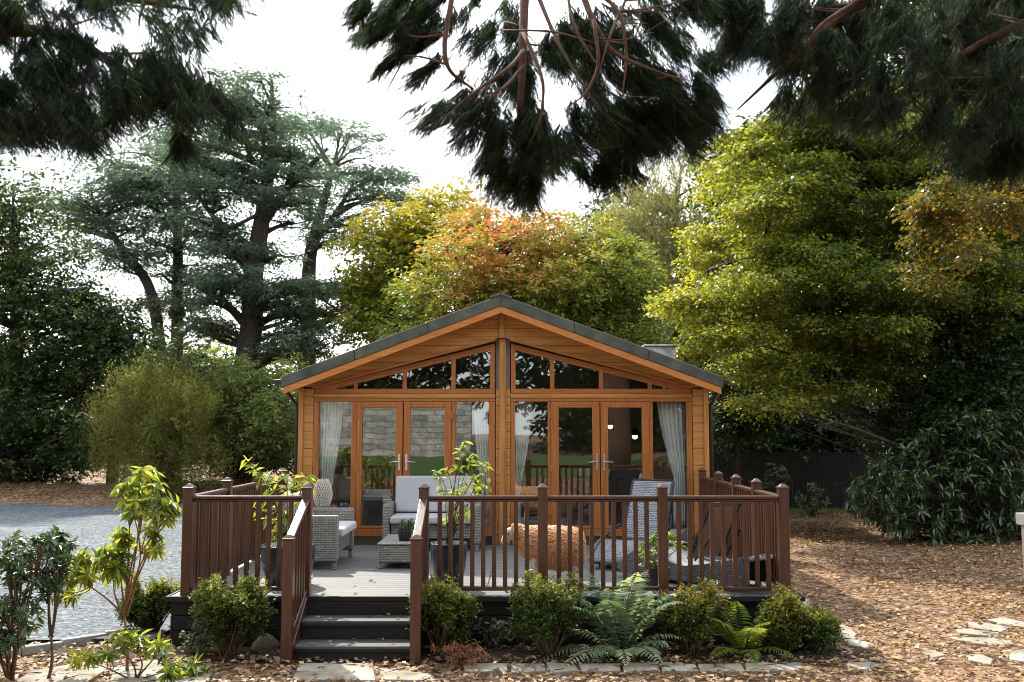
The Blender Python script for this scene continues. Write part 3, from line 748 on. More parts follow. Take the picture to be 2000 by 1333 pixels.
LM = {}
LM['pot'] = leaf_mat('lime_leaves', [(0, (.11, .16, .022)), (.4, (.24, .29, .04)), (.75, (.38, .40, .07)), (1, (.48, .45, .13))], .4)
LM['succ'] = leaf_mat('grey_green_succulent', [(0, (.05, .10, .045)), (1, (.14, .21, .10))], .15)
LM['box'] = leaf_mat('box_leaves', [(0, (.025, .045, .014)), (.5, (.065, .095, .02)), (.75, (.19, .21, .035)), (.92, (.36, .32, .05)), (1, (.40, .20, .04))], .38)
LM['boxr'] = leaf_mat('bronzed_box_leaves', [(0, (.03, .045, .014)), (.45, (.09, .11, .025)), (.72, (.24, .22, .04)), (.9, (.34, .22, .045)), (1, (.36, .13, .04))], .38)
LM['fern'] = leaf_mat('fern_green', [(0, (.10, .155, .10)), (.5, (.21, .29, .20)), (1, (.36, .42, .31))], .35)
LM['fernb'] = leaf_mat('bright_fern_green', [(0, (.08, .13, .02)), (.5, (.18, .25, .045)), (1, (.34, .36, .07))], .4)
LM['pieris'] = leaf_mat('pieris_leaves', [(0, (.04, .075, .014)), (.3, (.12, .17, .025)), (.6, (.30, .32, .05)), (1, (.48, .42, .12))], .45, .35, .5)
LM['rhodo'] = leaf_mat('rhododendron_leaves', [(0, (.025, .055, .018)), (.6, (.06, .11, .04)), (.93, (.13, .19, .07)), (1, (.45, .24, .02))], .2, .27, .9)
LM['herb'] = leaf_mat('silver_herb_leaves', [(0, (.07, .10, .06)), (1, (.2, .24, .16))], .25)
LM['acer'] = leaf_mat('rusty_acer_leaves', [(0, (.16, .05, .025)), (.5, (.28, .10, .05)), (1, (.42, .22, .12))], .3)

def stem_plant(rng, t, base, tips, mat, ln, wd_, nleaf, r0=.008, rosette=True, droop=.3, along=0, stemmat=None, fork=None, shape='lance', spread=.35, nodes=0):
    """stems from the base to each tip; leaves in a whorl at the tip and, if along, up the stem"""
    mb = MB(); parts = []; TP = np.array(tips, float); root = np.array(fork if fork is not None else base, float); node = None
    if nodes:
        sd_ = TP[rng.choice(len(TP), nodes, replace=False)]; own = np.argmin(np.linalg.norm(TP[:, None] - sd_[None], axis=2), 1)
        node = np.array([TP[own == i].mean(0) if (own == i).any() else sd_[i] for i in range(nodes)]); node = root + (node - root) * .68
        for q in node: mb.tube(bez(root + rng.normal(size=3) * .012, (root + q) / 2 + np.array([*(rng.normal(size=2) * .04), 0]) + (root - q) * np.array([.15, .15, -.1]), q, 7), np.linspace(r0 * 1.5, r0 * .8, 7), 6)
    for ti, tp in enumerate(TP):
        b = node[own[ti]] if nodes else root + rng.normal(size=3) * (.02 if fork is not None else np.array([.02, .02, 0]))
        mid = (b + tp) / 2 + np.array([*(rng.normal(size=2) * .05), 0]) + (b - tp) * np.array([.2, .2, -.12])
        Q = bez(b, mid, tp, 7); mb.tube(Q, np.linspace(r0, r0 * .4, 7), 5)
        d = nrm(Q[-1] - Q[-2]); n = max(3, int(nleaf * rng.uniform(.75, 1.25)))
        ang = np.arange(n) * 2.399 + rng.uniform(0, 6)
        e1 = nrm(np.cross(d, [.3, .5, .81])); e2 = np.cross(d, e1)
        el = rng.uniform(-.35, .75, n)
        L = (np.cos(ang)[:, None] * e1 + np.sin(ang)[:, None] * e2) + d * el[:, None] + np.array([0, 0, -droop])
        P = tp + d * (rng.uniform(-.09, .0, n)[:, None] * (ln / .1)) * .8
        tt = np.clip(rng.uniform(.0, .45) + .4 * (el + .35) + rng.normal(size=n) * .14, 0, 1)
        q = ln * rng.uniform(.65, 1.15, n)
        parts.append(leaf_arrays(P, L, np.tile([0, 0, 1.0], (n, 1)) + rng.normal(size=(n, 3)) * spread, q, wd_ * q / ln, shape, tt))
        if along:
            t_ = rng.uniform(.3, .98, along); i = np.clip((t_ * 6).astype(int), 0, 5); P = Q[i] + (Q[i + 1] - Q[i]) * (t_ * 6 - i)[:, None]
            L = nrm(rng.normal(size=(along, 3)) * np.array([1, 1, .45]) + np.array([0, 0, .15])); q = ln * rng.uniform(.6, 1.2, along)
            parts.append(leaf_arrays(P, L, np.tile([0, 0, 1.0], (along, 1)) + rng.normal(size=(along, 3)) * spread, q, wd_ * q / ln, shape, rng.uniform(.2, 1, along)))
    if fork is not None: mb.tube(bez(base, (np.array(base) + np.array(fork)) / 2 + rng.normal(size=3) * .03, fork, 6), np.linspace(r0 * 2.2, r0 * 1.5, 6), 7)
    mb.build('stem', stemmat or M_STEM, t, smooth=True)
    V, Fq, T = join_arrays(parts); np_mesh('foliage', V, Fq, mat, t, T)

def pot(t, c, r, h, mat, prof=None):
    pr = prof or [(.0, 0), (r * .66, 0), (r * .72, .01), (r * .92, h * .45), (r, h * .82), (r * .98, h * .94), (r * 1.02, h * .97), (r * 1.0, h), (r * .9, h), (r * .88, h * .9), (0.001, h * .9)]
    MB().lathe(pr, c, 36).build('pot', mat, t, smooth=True)
    MB().lathe([(r * .87, h * .905), (r * .5, h * .93), (.002, h * .94)], c, 24).build('soil', M_SOIL, t)

rg = np.random.default_rng(11)
# potted shrub behind the long front railing
c = np.array([(876 - 1000) / F * 10.47, 10.66, DZ + .002])
t = thing('potted_shrub', 'dark glazed pot with lime leaved shrub beside the top of the steps', 'potted plant', tuple(c)); pot(t, c, .196, .46, M_POT)
tips = [at(px, py, 10.66 + rg.uniform(-.12, .12)) for px, py in ((908, 862), (925, 885), (895, 905), (935, 925), (950, 910), (910, 935), (872, 915), (858, 930), (890, 958), (868, 955), (955, 945), (935, 960), (925, 985), (880, 1000), (915, 1005), (945, 900), (900, 880), (850, 918), (870, 1010), (918, 900), (940, 940), (905, 960))]
stem_plant(rg, t, c + np.array([0, 0, .42]), tips, LM['pot'], .10, .042, 7, .006, along=5)
# potted shrub left of the steps
c = np.array([(562 - 1000) / F * 10.66, 10.84, DZ + .002])
t = thing('potted_shrub', 'wide dark glazed pot with large leaved shrub in the corner by the short railing', 'potted plant', tuple(c)); pot(t, c, .29, .42, M_POT)
tips = [at(px, py, 10.8 + rg.uniform(-.18, .2)) for px, py in ((478, 895), (490, 905), (505, 915), (520, 925), (540, 935), (500, 930), (555, 925), (575, 930), (600, 925), (590, 945), (560, 950), (535, 955), (510, 970), (520, 1010), (530, 1035), (555, 1000), (600, 990), (500, 990), (575, 965), (585, 1040), (545, 1050), (610, 940))]
stem_plant(rg, t, c + np.array([0, 0, .38]), tips, LM['pot'], .13, .055, 6, .007, along=4)
# small pot on the coffee table
c = np.array([(790 - 1000) / F * 12.05, 12.25, DZ + .309])
t = thing('potted_succulent', 'small black pot of grey green succulents on the coffee table', 'potted plant', tuple(c))
pot(t, c, .085, .13, M_POTD, [(0, 0), (.07, 0), (.088, .12), (.09, .13), (.078, .13), (.076, .115), (.001, .115)])
tips = [c + np.array([rg.uniform(-.09, .09), rg.uniform(-.08, .08), rg.uniform(.15, .24)]) for _ in range(16)]
stem_plant(rg, t, c + np.array([0, 0, .11]), tips, LM['succ'], .06, .02, 9, .003, droop=-.3)
# pot with leafy stems and a pink bloom by the loungers
c = np.array([(1283 - 1000) / F * 10.42, 10.55, DZ + .002])
t = thing('potted_herb', 'small dark pot of leafy green stems beside the loungers', 'potted plant', tuple(c)); pot(t, c, .13, .22, M_POTD)
tips = [at(px, py, 10.55 + rg.uniform(-.08, .08)) for px, py in ((1255, 1060), (1262, 1080), (1270, 1045), (1290, 1040), (1305, 1050), (1320, 1055), (1335, 1060), (1280, 1065), (1268, 1098), (1258, 1100), (1300, 1075), (1310, 1042), (1250, 1078), (1290, 1090))]
stem_plant(rg, t, c + np.array([0, 0, .2]), tips, LM['fernb'], .085, .05, 7, .007, along=3, stemmat=LM['fernb'] if False else plain('green_stem', (.16, .2, .05), .6))
# woven lantern on a plant stand behind the side-on sofa
def lantern():
    x, y = (629 - 1000) / F * 13.75, 13.95; z0, z1 = float(at(629, 990, y)[2]), float(at(629, 936, y)[2])
    t = thing('woven_lantern', 'round lantern of pale woven cane on a stand behind the side-on sofa', 'lantern', (x, y, DZ))
    mb = MB(); H = z1 - z0; n = 22
    for sgn in (1, -1):
        for k in range(n):
            pts = []
            for j in range(12):
                u = j / 11; r = .065 + .065 * math.sin(math.pi * min(1, .12 + u * .86)) ; a = k * 2 * math.pi / n + sgn * u * 1.6
                pts.append((x + r * math.cos(a), y + r * math.sin(a), z0 + H * u))
            mb.tube(pts, .0042, 4)
    mb.build('basket', plain('pale_cane', (.62, .56, .47), .7), t)
    MB().lathe([(.1, z0 - DZ - .03), (.12, z0 - DZ - .03), (.12, z0 - DZ - .002), (.0, z0 - DZ - .002)], (x, y, DZ), 24).build('stand_top', M_BLACKM, t)
    for a in range(3):
        q = a * 2.094 + .4; MB().tube([(x + .14 * math.cos(q), y + .14 * math.sin(q), DZ + .004), (x + .08 * math.cos(q), y + .08 * math.sin(q), z0 - .03)], .008, 8).build('leg', M_BLACKM, t)
lantern()
# red geranium in a pot behind the sofa
c = np.array([(650 - 1000) / F * 13.5, 13.62, DZ + .002])
t = thing('potted_geranium', 'bushy potted geranium with a red flower between sofa and doors', 'potted plant', tuple(c)); pot(t, c, .13, .26, M_POTD)
tips = [c + np.array([rg.uniform(-.22, .08), rg.uniform(-.12, .1), rg.uniform(.42, .66)]) for _ in range(22)]
stem_plant(rg, t, c + np.array([0, 0, .24]), tips, LM['rhodo'], .06, .045, 8, .005)
pp = at(651, 993, 13.5); V = []
parts = []
for _ in range(26):
    d = nrm(rg.normal(size=3)); parts.append(leaf_arrays((pp + d * .012)[None], d[None] + .1, rg.normal(size=(1, 3)), .03, .026, 'rhomb', np.array([.5])))
V, Fq, T = join_arrays(parts); np_mesh('flower', V, Fq, plain('red_petal', (.55, .02, .015), .5), t)
# thin black cane leaning near the rail
tag(MB().tube([on(952, 1146, DZ + .005), at(966, 1092, 10.95)], .006, 6).build('garden_cane', M_BLACKM), 'thin black cane leaning on the deck between potted shrub and sheep', 'cane')

# sheep ornament facing left
def sheep():
    y = 10.86; sx = lambda px: (px - 1000) / F * (y / 1.013)
    z = DZ + .004; x0 = sx(1072)
    t = thing('sheep', 'rust orange woolly sheep figure with a cream face on the deck, facing the steps', 'sheep figure', (x0, y, z))
    M_CREAM = noise_mat('cream_hide', [(.3, (.52, .42, .33)), (.7, (.66, .57, .47))], 30, .85, .2)
    m, nt, ns, lk, p = mat_new('rust_fleece')
    tcn = ns.new('ShaderNodeTexCoord'); n1 = ns.new('ShaderNodeTexNoise'); n1.inputs['Scale'].default_value = 34; n1.inputs['Detail'].default_value = 4
    v = ns.new('ShaderNodeTexVoronoi'); v.inputs['Scale'].default_value = 46
    lk.new(tcn.outputs['Object'], n1.inputs['Vector']); lk.new(tcn.outputs['Object'], v.inputs['Vector'])
    r = ramp(ns, [(.3, (.50, .20, .075)), (.55, (.64, .31, .14)), (.75, (.74, .45, .25))]); lk.new(n1.outputs['Fac'], r.inputs['Fac'])
    lk.new(r.outputs['Color'], p.inputs['Base Color']); p.inputs['Roughness'].default_value = .95; p.inputs['Specular IOR Level'].default_value = .1
    p.inputs['Sheen Weight'].default_value = .3
    b = ns.new('ShaderNodeBump'); b.inputs['Strength'].default_value = 1; b.inputs['Distance'].default_value = .02; b.invert = True
    lk.new(v.outputs['Distance'], b.inputs['Height']); lk.new(b.outputs['Normal'], p.inputs['Normal'])
    def loft(mb, secs, n=20):
        b0 = len(mb.V); k = len(secs)
        for (x, zc, ry, rz, tilt) in secs:
            for j in range(n):
                q = j * 2 * math.pi / n; dz = rz * math.sin(q); mb.V.append((x0 + x + dz * math.sin(tilt), y + ry * math.cos(q), z + zc + dz * math.cos(tilt)))
        for i in range(k - 1):
            for j in range(n): mb.F.append((b0 + i * n + j, b0 + i * n + (j + 1) % n, b0 + (i + 1) * n + (j + 1) % n, b0 + (i + 1) * n + j))
        mb.F.append(tuple(b0 + j for j in range(n))[::-1]); mb.F.append(tuple(b0 + (k - 1) * n + j for j in range(n)))
    body = MB()
    loft(body, [(.36, .38, .05, .06, 0), (.32, .38, .13, .17, 0), (.2, .37, .17, .2, 0), (0, .38, .17, .2, 0), (-.16, .40, .15, .18, 0), (-.26, .45, .11, .14, .25), (-.33, .52, .08, .095, .6), (-.375, .56, .062, .07, .5), (-.42, .535, .056, .062, -.5), (-.465, .475, .045, .05, -.8), (-.49, .435, .036, .038, -.8), (-.5, .415, .02, .02, -.8)])
    for lx, fy in ((-.14, 1), (.24, 1)):
        for s in (-1, 1):
            off = .02 * s
            if lx < 0: body.tube([(x0 + lx + off, y + s * .085, z + .36), (x0 + lx + .01 + off, y + s * .085, z + .2), (x0 + lx + off, y + s * .085, z + .04), (x0 + lx - .015 + off, y + s * .085, z)], [.05, .03, .021, .03], 10)
            else: body.tube([(x0 + lx + off, y + s * .09, z + .36), (x0 + lx + .03 + off, y + s * .09, z + .24), (x0 + lx + .055 + off, y + s * .09, z + .15), (x0 + lx + .04 + off, y + s * .09, z + .04), (x0 + lx + .025 + off, y + s * .09, z)], [.065, .042, .027, .021, .03], 10)
    for s in (-1, 1): body.tube([(x0 - .375, y + s * .05, z + .585), (x0 - .36, y + s * .105, z + .57), (x0 - .355, y + s * .145, z + .535)], [.014, .022, .006], 8)
    bo = body.build('body', M_CREAM, t, smooth=True, fix=True)
    rm = bo.modifiers.new('remesh', 'REMESH'); rm.mode = 'VOXEL'; rm.voxel_size = .011; rm.use_smooth_shade = True
    sm = bo.modifiers.new('smooth', 'SMOOTH'); sm.iterations = 4
    fl = MB()
    loft(fl, [(.40, .38, .06, .08, 0), (.375, .38, .14, .18, 0), (.29, .38, .19, .225, 0), (.12, .372, .21, .248, 0), (-.04, .392, .20, .232, .05), (-.17, .43, .165, .195, .2), (-.27, .465, .13, .165, .35), (-.33, .53, .1, .115, .6), (-.37, .585, .078, .075, .5), (-.41, .6, .05, .045, .2)], 40)
    fo = fl.build('fleece', m, t, smooth=True, fix=True)
    rm = fo.modifiers.new('remesh', 'REMESH'); rm.mode = 'VOXEL'; rm.voxel_size = .009; rm.use_smooth_shade = True
    sm = fo.modifiers.new('smooth', 'SMOOTH'); sm.iterations = 6
    tx = bpy.data.textures.new('wool', 'VORONOI'); tx.noise_scale = .035
    dm = fo.modifiers.new('curls', 'DISPLACE'); dm.texture = tx; dm.strength = -.013; dm.mid_level = .3; dm.texture_coords = 'LOCAL'
    eye = plain('dark_eye', (.01, .01, .01), .2)
    for s in (-1, 1):
        e = MB(); e.lathe([(.001, -.009), (.007, -.006), (.009, 0), (.007, .006), (.001, .009)], (x0 - .437, y + s * .052, z + .535), 10); e.build('eye', eye, bo, smooth=True)
sheep()

# sun loungers
def lounger(label, loc, rot, back_deg, brown, bl=.78):
    t = thing('sun_lounger', label, 'sun lounger', (0, 0, 0), 'woven sun loungers on the deck'); w = .31
    # profile along x: foot at -0.85, head at +0.85; wave-shaped body of woven cane
    xs = np.linspace(-.86, .86, 26)
    topz = .26 + .075 * np.exp(-((xs + .45) / .22) ** 2) - .05 * np.exp(-((xs - .05) / .25) ** 2) + .10 * np.clip((xs - .3) / .5, 0, 1) ** 1.5
    topz = np.where(xs < -.62, topz - (np.clip((-.62 - xs) / .24, 0, 1) ** 1.6) * .14, topz)
    botz = .035 + .05 * np.clip((np.abs(xs) - .6) / .26, 0, 1) ** 2
    prof = [(a, b) for a, b in zip(xs, topz)] + [(a, b) for a, b in zip(xs[::-1], botz[::-1])]
    for s in (-1, 1):
        a, b = sorted((s * w, s * (w - .035))); MB().prism(prof, a, b).build('side_panel', M_WICK_SHADE, t, .006, fix=True)
    seat = MB(); n = len(xs)
    V = [(x, -w + .036, z - .02) for x, z in zip(xs, topz)] + [(x, w - .036, z - .02) for x, z in zip(xs, topz)]
    seat.add(V, [(i, i + 1, n + i + 1, n + i) for i in range(0, n - 1)])
    so = seat.build('seat', M_WICK_LIT, t, smooth=True); q = so.modifiers.new('thick', 'SOLIDIFY'); q.thickness = .03
    M = Matrix.Translation((.12, 0, .27)) @ Matrix.Rotation(R(-back_deg), 4, 'Y')
    MB().bx(0, bl, -w + .05, w - .05, 0, .035, M).build('backrest', M_WICK_LIT, t, .008)
    if brown: MB().bx(.02, bl - .01, -w + .06, w - .06, -.006, -.001, M).build('back_panel', plain('tan_sling', (.20, .105, .06), .7), t)
    f = MB()
    for s in (-1, 1):
        f.bar(M @ Vector((0, s * (w - .035), .01)), M @ Vector((bl + .01, s * (w - .035), .01)), .03, .04)
    f.bar(M @ Vector((bl + .01, -w + .03, .012)), M @ Vector((bl + .01, w - .03, .012)), .03, .04)
    f.build('back_frame', M_BLACKM, t, .004)
    for s in (-1, 1):
        y = s * (w + .0)
        MB().tube([(-.32, y, .34), (-.15, y, .41), (.05, y, .44), (.22, y, .42)], [.012, .024, .026, .02], 8).build('arm', M_BLACKM, t, smooth=True)
        MB().tube([(.2, s * (w - .02), .27), (.42, s * (w - .06), .27 + .3 * math.tan(R(back_deg)) * .5)], .012, 8).build('strut', M_BLACKM, t)
    for sx in (-.6, .62):
        for s in (-1, 1): MB().bx(sx - .025, sx + .025, s * (w - .05) - .02, s * (w - .05) + .02, 0, .09).build('leg', M_BLACKM, t)
    t.location = loc; t.rotation_euler = (0, 0, rot)
M_WICK_LIT = wicker_mat('skylit_wicker', (.36, .37, .40), (.22, .23, .255), (.05, .05, .06))  # paler, bluer copy of the lounger wicker; sky light put into its colour
lounger('woven sun lounger with tall pale backrest turned towards the doors', (1.60, 12.6, DZ + .004), R(60), 64, False)
lounger('low woven sun lounger close behind the front railing, its tan back seen from behind', (2.0, 11.02, DZ + .004), R(-46), 64, True, .64)

# ------------------------------------------------------------------ planting by the deck
def bush_proto(rng, t, c, rx, ry, h, mat, n, leaf=.03):
    cl = []; ph = rng.uniform(0, 6, 4)
    for _ in range(40):
        a = rng.uniform(0, 6.28); q = math.sqrt(rng.uniform(0, 1)); zz = rng.uniform(.42, .92)
        k = (.42 + .6 * math.sin(math.pi * min(1, zz * .78))) * (1 + .22 * math.sin(2 * a + ph[0]) + .18 * math.sin(3 * a + ph[1] + 4 * zz))
        r_ = rng.uniform(.06, .12); cl.append([c[0] + rx * q * k * math.cos(a), c[1] + ry * q * k * math.sin(a), c[2] + h * zz * (1 + .1 * math.sin(a + ph[2])), r_, r_, r_ * 1.1])
    for _ in range(12):     # stray shoots
        a = rng.uniform(0, 6.28); k = rng.uniform(.5, 1.12); cl.append([c[0] + rx * k * math.cos(a), c[1] + ry * k * math.sin(a), c[2] + h * rng.uniform(.75, 1.12), .03, .03, .07])
    cl = np.array(cl)
    hz = c[2] + h
    cl = np.concatenate([cl, cl[:40][rng.uniform(size=40) < .6]])
    V, Fq, T = crown(rng, cl, n // 2, 9, .10, leaf, leaf * .72, 'ball', 'rhomb', lambda P, T: T * .62 + .40 * np.clip((P[:, 2] - c[2]) / h, 0, 1) ** 3)  # tint rises towards the top: light on the tips put into leaf colour
    mb = MB()
    for q in cl: mb.tube(bez((c[0] + rng.uniform(-.06, .06), c[1] + rng.uniform(-.06, .06), c[2]), (q[0] * .6 + c[0] * .4, q[1] * .6 + c[1] * .4, c[2] + (q[2] - c[2]) * .5), q[:3], 5), np.linspace(.008, .003, 5), 5)
    mb.build('stem', M_STEM, t, smooth=True); np_mesh('foliage', V, Fq, mat, t, T)
rb = np.random.default_rng(21)
for (px, py, wpx, hpx, mt, lb) in (
        (448, 1292, 150, 160, 'box', 'rounded box bush with yellow tips growing just left of the steps'),
        (865, 1285, 125, 148, 'box', 'dense box bush growing just right of the steps'),
        (1070, 1288, 155, 160, 'box', 'broad box bush growing below the sheep in front of the deck'),
        (1352, 1285, 112, 142, 'boxr', 'bronze tinted bush growing between the two ferns'),
        (1522, 1280, 72, 118, 'boxr', 'thin rusty bush growing at the front corner of the deck'),
        (1592, 1278, 84, 84, 'box', 'small bright green bush standing on the path side of the deck corner'),
        (296, 1240, 100, 105, 'box', 'box bush growing beside the gravel behind the deck corner')):
    c = on(px, py); s = c[1] / F
    t = thing('box_bush', lb, 'bush', tuple(c), 'bushes planted along the deck')
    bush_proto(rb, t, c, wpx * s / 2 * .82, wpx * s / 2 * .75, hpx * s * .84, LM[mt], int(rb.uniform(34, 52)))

def fern(rng, c, label, fronds, mat):
    t = thing('fern', label, 'fern', tuple(c), 'ferns in front of the deck'); parts = []; mb = MB()
    for (a, L, el) in fronds:
        d = np.array([math.cos(a), math.sin(a), 0]); n = 24
        u = np.linspace(0, 1, n)
        horiz = L * (u * math.cos(el) + .12 * u ** 2); ht = L * (u * math.sin(el) * 1.15 - .55 * u ** 2.6 * (.45 + math.cos(el) * .5))
        Q = c + d * horiz[:, None] + np.array([0, 0, 1.0]) * np.maximum(ht, .015 - c[2])[:, None]
        mb.tube(Q[::3], np.linspace(.006, .0015, len(Q[::3])), 4)
        T = nrm(np.gradient(Q, axis=0)); S = nrm(np.cross(T, [0, 0, 1.0])); N = np.cross(S, T)
        env = np.sin(math.pi * np.clip(.16 + u * .80, 0, 1)) * L * .22
        m = u > .12
        tt = np.clip(.35 + .3 * rng.normal() + .2 * u[m], 0, 1)
        for sg in (1, -1):
            for off in (0,):
                Pm = Q[m] + T[m] * (off * L / n)
                parts.append(leaf_arrays(Pm, S[m] * sg + T[m] * .38 - np.array([0, 0, .18]) + rng.normal(size=(m.sum(), 3)) * .07, N[m] + rng.normal(size=(m.sum(), 3)) * .15, env[m] * rng.uniform(.85, 1.1, m.sum()), L * .026, 'lance', tt))
    mb.build('stem', M_STEM, t); V, Fq, T = join_arrays(parts); np_mesh('frond', V, Fq, mat, t, T)
rf_ = np.random.default_rng(5)
fern(rf_, on(1212, 1286), 'large grey green fern with arching fronds below the potted herb',
     [(a, rf_.uniform(.78, 1.05), rf_.uniform(1.0, 1.42)) for a in np.linspace(-3.6, .5, 13)] + [(a, rf_.uniform(.6, .8), rf_.uniform(.45, .8)) for a in np.linspace(-3.3, .1, 9)] + [(1.0, .7, 1.3), (2.0, .75, 1.35)], LM['fern'])
fern(rf_, on(1452, 1280), 'smaller yellow green fern growing between bronze and rusty bushes', [(a, rf_.uniform(.55, .78), rf_.uniform(.8, 1.35)) for a in np.linspace(-3.5, .4, 9)] + [(a, .55, .5) for a in (-2.4, -1.6, -.7)], LM['fernb'])
# little herb and rusty acer
def low_plant(px, py, wpx, hpx, name, label, cat, mat, n, ln, wd_, k=8):
    c = on(px, py); s = c[1] / F; t = thing(name, label, cat, tuple(c))
    tips = [c + np.array([rb.normal() * wpx * s * .25, rb.normal() * .1, rb.uniform(.35, 1) * hpx * s]) for _ in range(n)]
    stem_plant(rb, t, c, tips, mat, ln, wd_, k, .003, along=4)
low_plant(965, 1272, 95, 62, 'silver_herb', 'low silvery herb growing between two box bushes', 'plant', LM['herb'], 34, .05, .022)
low_plant(900, 1305, 105, 45, 'dwarf_acer', 'rust coloured dwarf acer low to the ground by the flagstones', 'plant', LM['acer'], 40, .05, .016, 9)
low_plant(380, 1285, 80, 55, 'silver_herb', 'low silvery herb at the foot of the bush left of the steps', 'plant', LM['herb'], 26, .045, .02)
# mossy rock by the steps
rk = MB(); c = on(517, 1272); n1, n2 = 14, 22
rr = np.random.default_rng(3)
for i in range(n1):
    ph = i / (n1 - 1) * math.pi / 2 * 1.0
    for j in range(n2):
        q = j / n2 * 2 * math.pi; k = 1 + .09 * math.sin(3 * q + 1) + .05 * math.sin(5 * q + 4 * ph) + rr.normal() * .012
        rk.V.append((c[0] + .15 * k * math.cos(ph) * math.cos(q), c[1] + .11 * k * math.cos(ph) * math.sin(q), -.01 + .16 * math.sin(ph) * k))
for i in range(n1 - 1):
    for j in range(n2): rk.F.append((i * n2 + j, i * n2 + (j + 1) % n2, (i + 1) * n2 + (j + 1) % n2, (i + 1) * n2 + j))
tag(rk.build('mossy_rock', noise_mat('mossy_stone', [(.3, (.10, .085, .05)), (.6, (.2, .16, .10)), (.8, (.12, .13, .05))], 12, .95, .8, 50), smooth=True), 'rounded mossy rock beside the foot of the stair railing', 'rock')

# pieris shrub in the left foreground
rp = np.random.default_rng(8)
c6 = [(790, 150), (850, 150), (700, 220), (760, 200), (830, 220), (890, 230), (650, 240), (690, 320), (750, 330), (800, 300), (900, 310), (950, 340), (870, 380), (930, 410), (800, 370), (830, 470), (870, 500), (660, 470), (700, 500), (680, 540), (820, 590), (870, 600), (980, 350), (770, 260), (720, 380),
      (560, 590), (620, 590), (690, 600), (500, 640), (430, 620), (350, 690), (420, 720), (480, 740), (560, 720), (640, 700), (690, 720), (370, 760), (390, 860), (340, 850), (530, 660), (590, 650), (450, 670), (610, 740), (320, 720)]
c = on(248, 1318); t = thing('pieris_shrub', 'tall lime green shrub with bare stems in the foreground beside the gravel', 'shrub', tuple(c))
tips = [at(x / 2.82, 860 + y / 2.82, c[1] + rp.uniform(-.28, .28)) for x, y in c6]
stem_plant(rp, t, c, tips, LM['pieris'], .125, .036, 24, .007, droop=.5, nodes=9, fork=at(243, 1205, c[1]), stemmat=noise_mat('bronze_stem', [(.3, (.14, .07, .03)), (.7, (.26, .15, .07))], 20, .7, .4, 60), along=3)
c7 = [(640, 1060), (700, 1050), (760, 1070), (680, 1110), (800, 1110), (880, 1120), (430, 1180), (490, 1190), (600, 1180), (920, 1170), (1000, 1250), (1080, 1230), (1130, 1280), (1000, 1300), (930, 1280), (1150, 1310), (400, 1200), (720, 1090), (840, 1140), (960, 1240), (1050, 1290)]
c = on(262, 1331); t = thing('pieris_shrub', 'low spreading lime green shrub at the foot of the taller one', 'shrub', tuple(c))
tips = [at(x / 2.82, 860 + y / 2.82, c[1] + rp.uniform(-.3, .2)) for x, y in c7]
stem_plant(rp, t, c, tips, LM['pieris'], .12, .036, 20, .006, droop=.4, nodes=6)
def polytips(rng, poly, n, Y):
    out = []
    while len(out) < n:
        px, py = rng.uniform(min(p[0] for p in poly), max(p[0] for p in poly)), rng.uniform(min(p[1] for p in poly), max(p[1] for p in poly))
        if in_poly(px, py, poly): out.append(at(px, py, rng.uniform(*Y)))
    return out
c = on(20, 1333); t = thing('rhododendron', 'dark glossy rhododendron at the left foreground edge', 'shrub', tuple(c))
stem_plant(rp, t, c, polytips(rp, [(-60, 1050), (20, 1035), (70, 1045), (120, 1035), (150, 1070), (100, 1110), (90, 1180), (70, 1250), (-60, 1290)], 115, (c[1] - .4, c[1] + .25)), LM['rhodo'], .095, .034, 14, .007, droop=.15, nodes=15)
c = on(92, 1333); t = thing('rhododendron', 'thin rhododendron with twisting bare stems left of the lime shrub', 'shrub', tuple(c))
stem_plant(rp, t, c, polytips(rp, [(60, 1110), (80, 1050), (125, 1030), (150, 1060), (140, 1130), (90, 1180)], 40, (c[1] - .2, c[1] + .2)), LM['rhodo'], .09, .034, 13, .007, droop=.15, nodes=5, fork=at(100, 1245, c[1]))

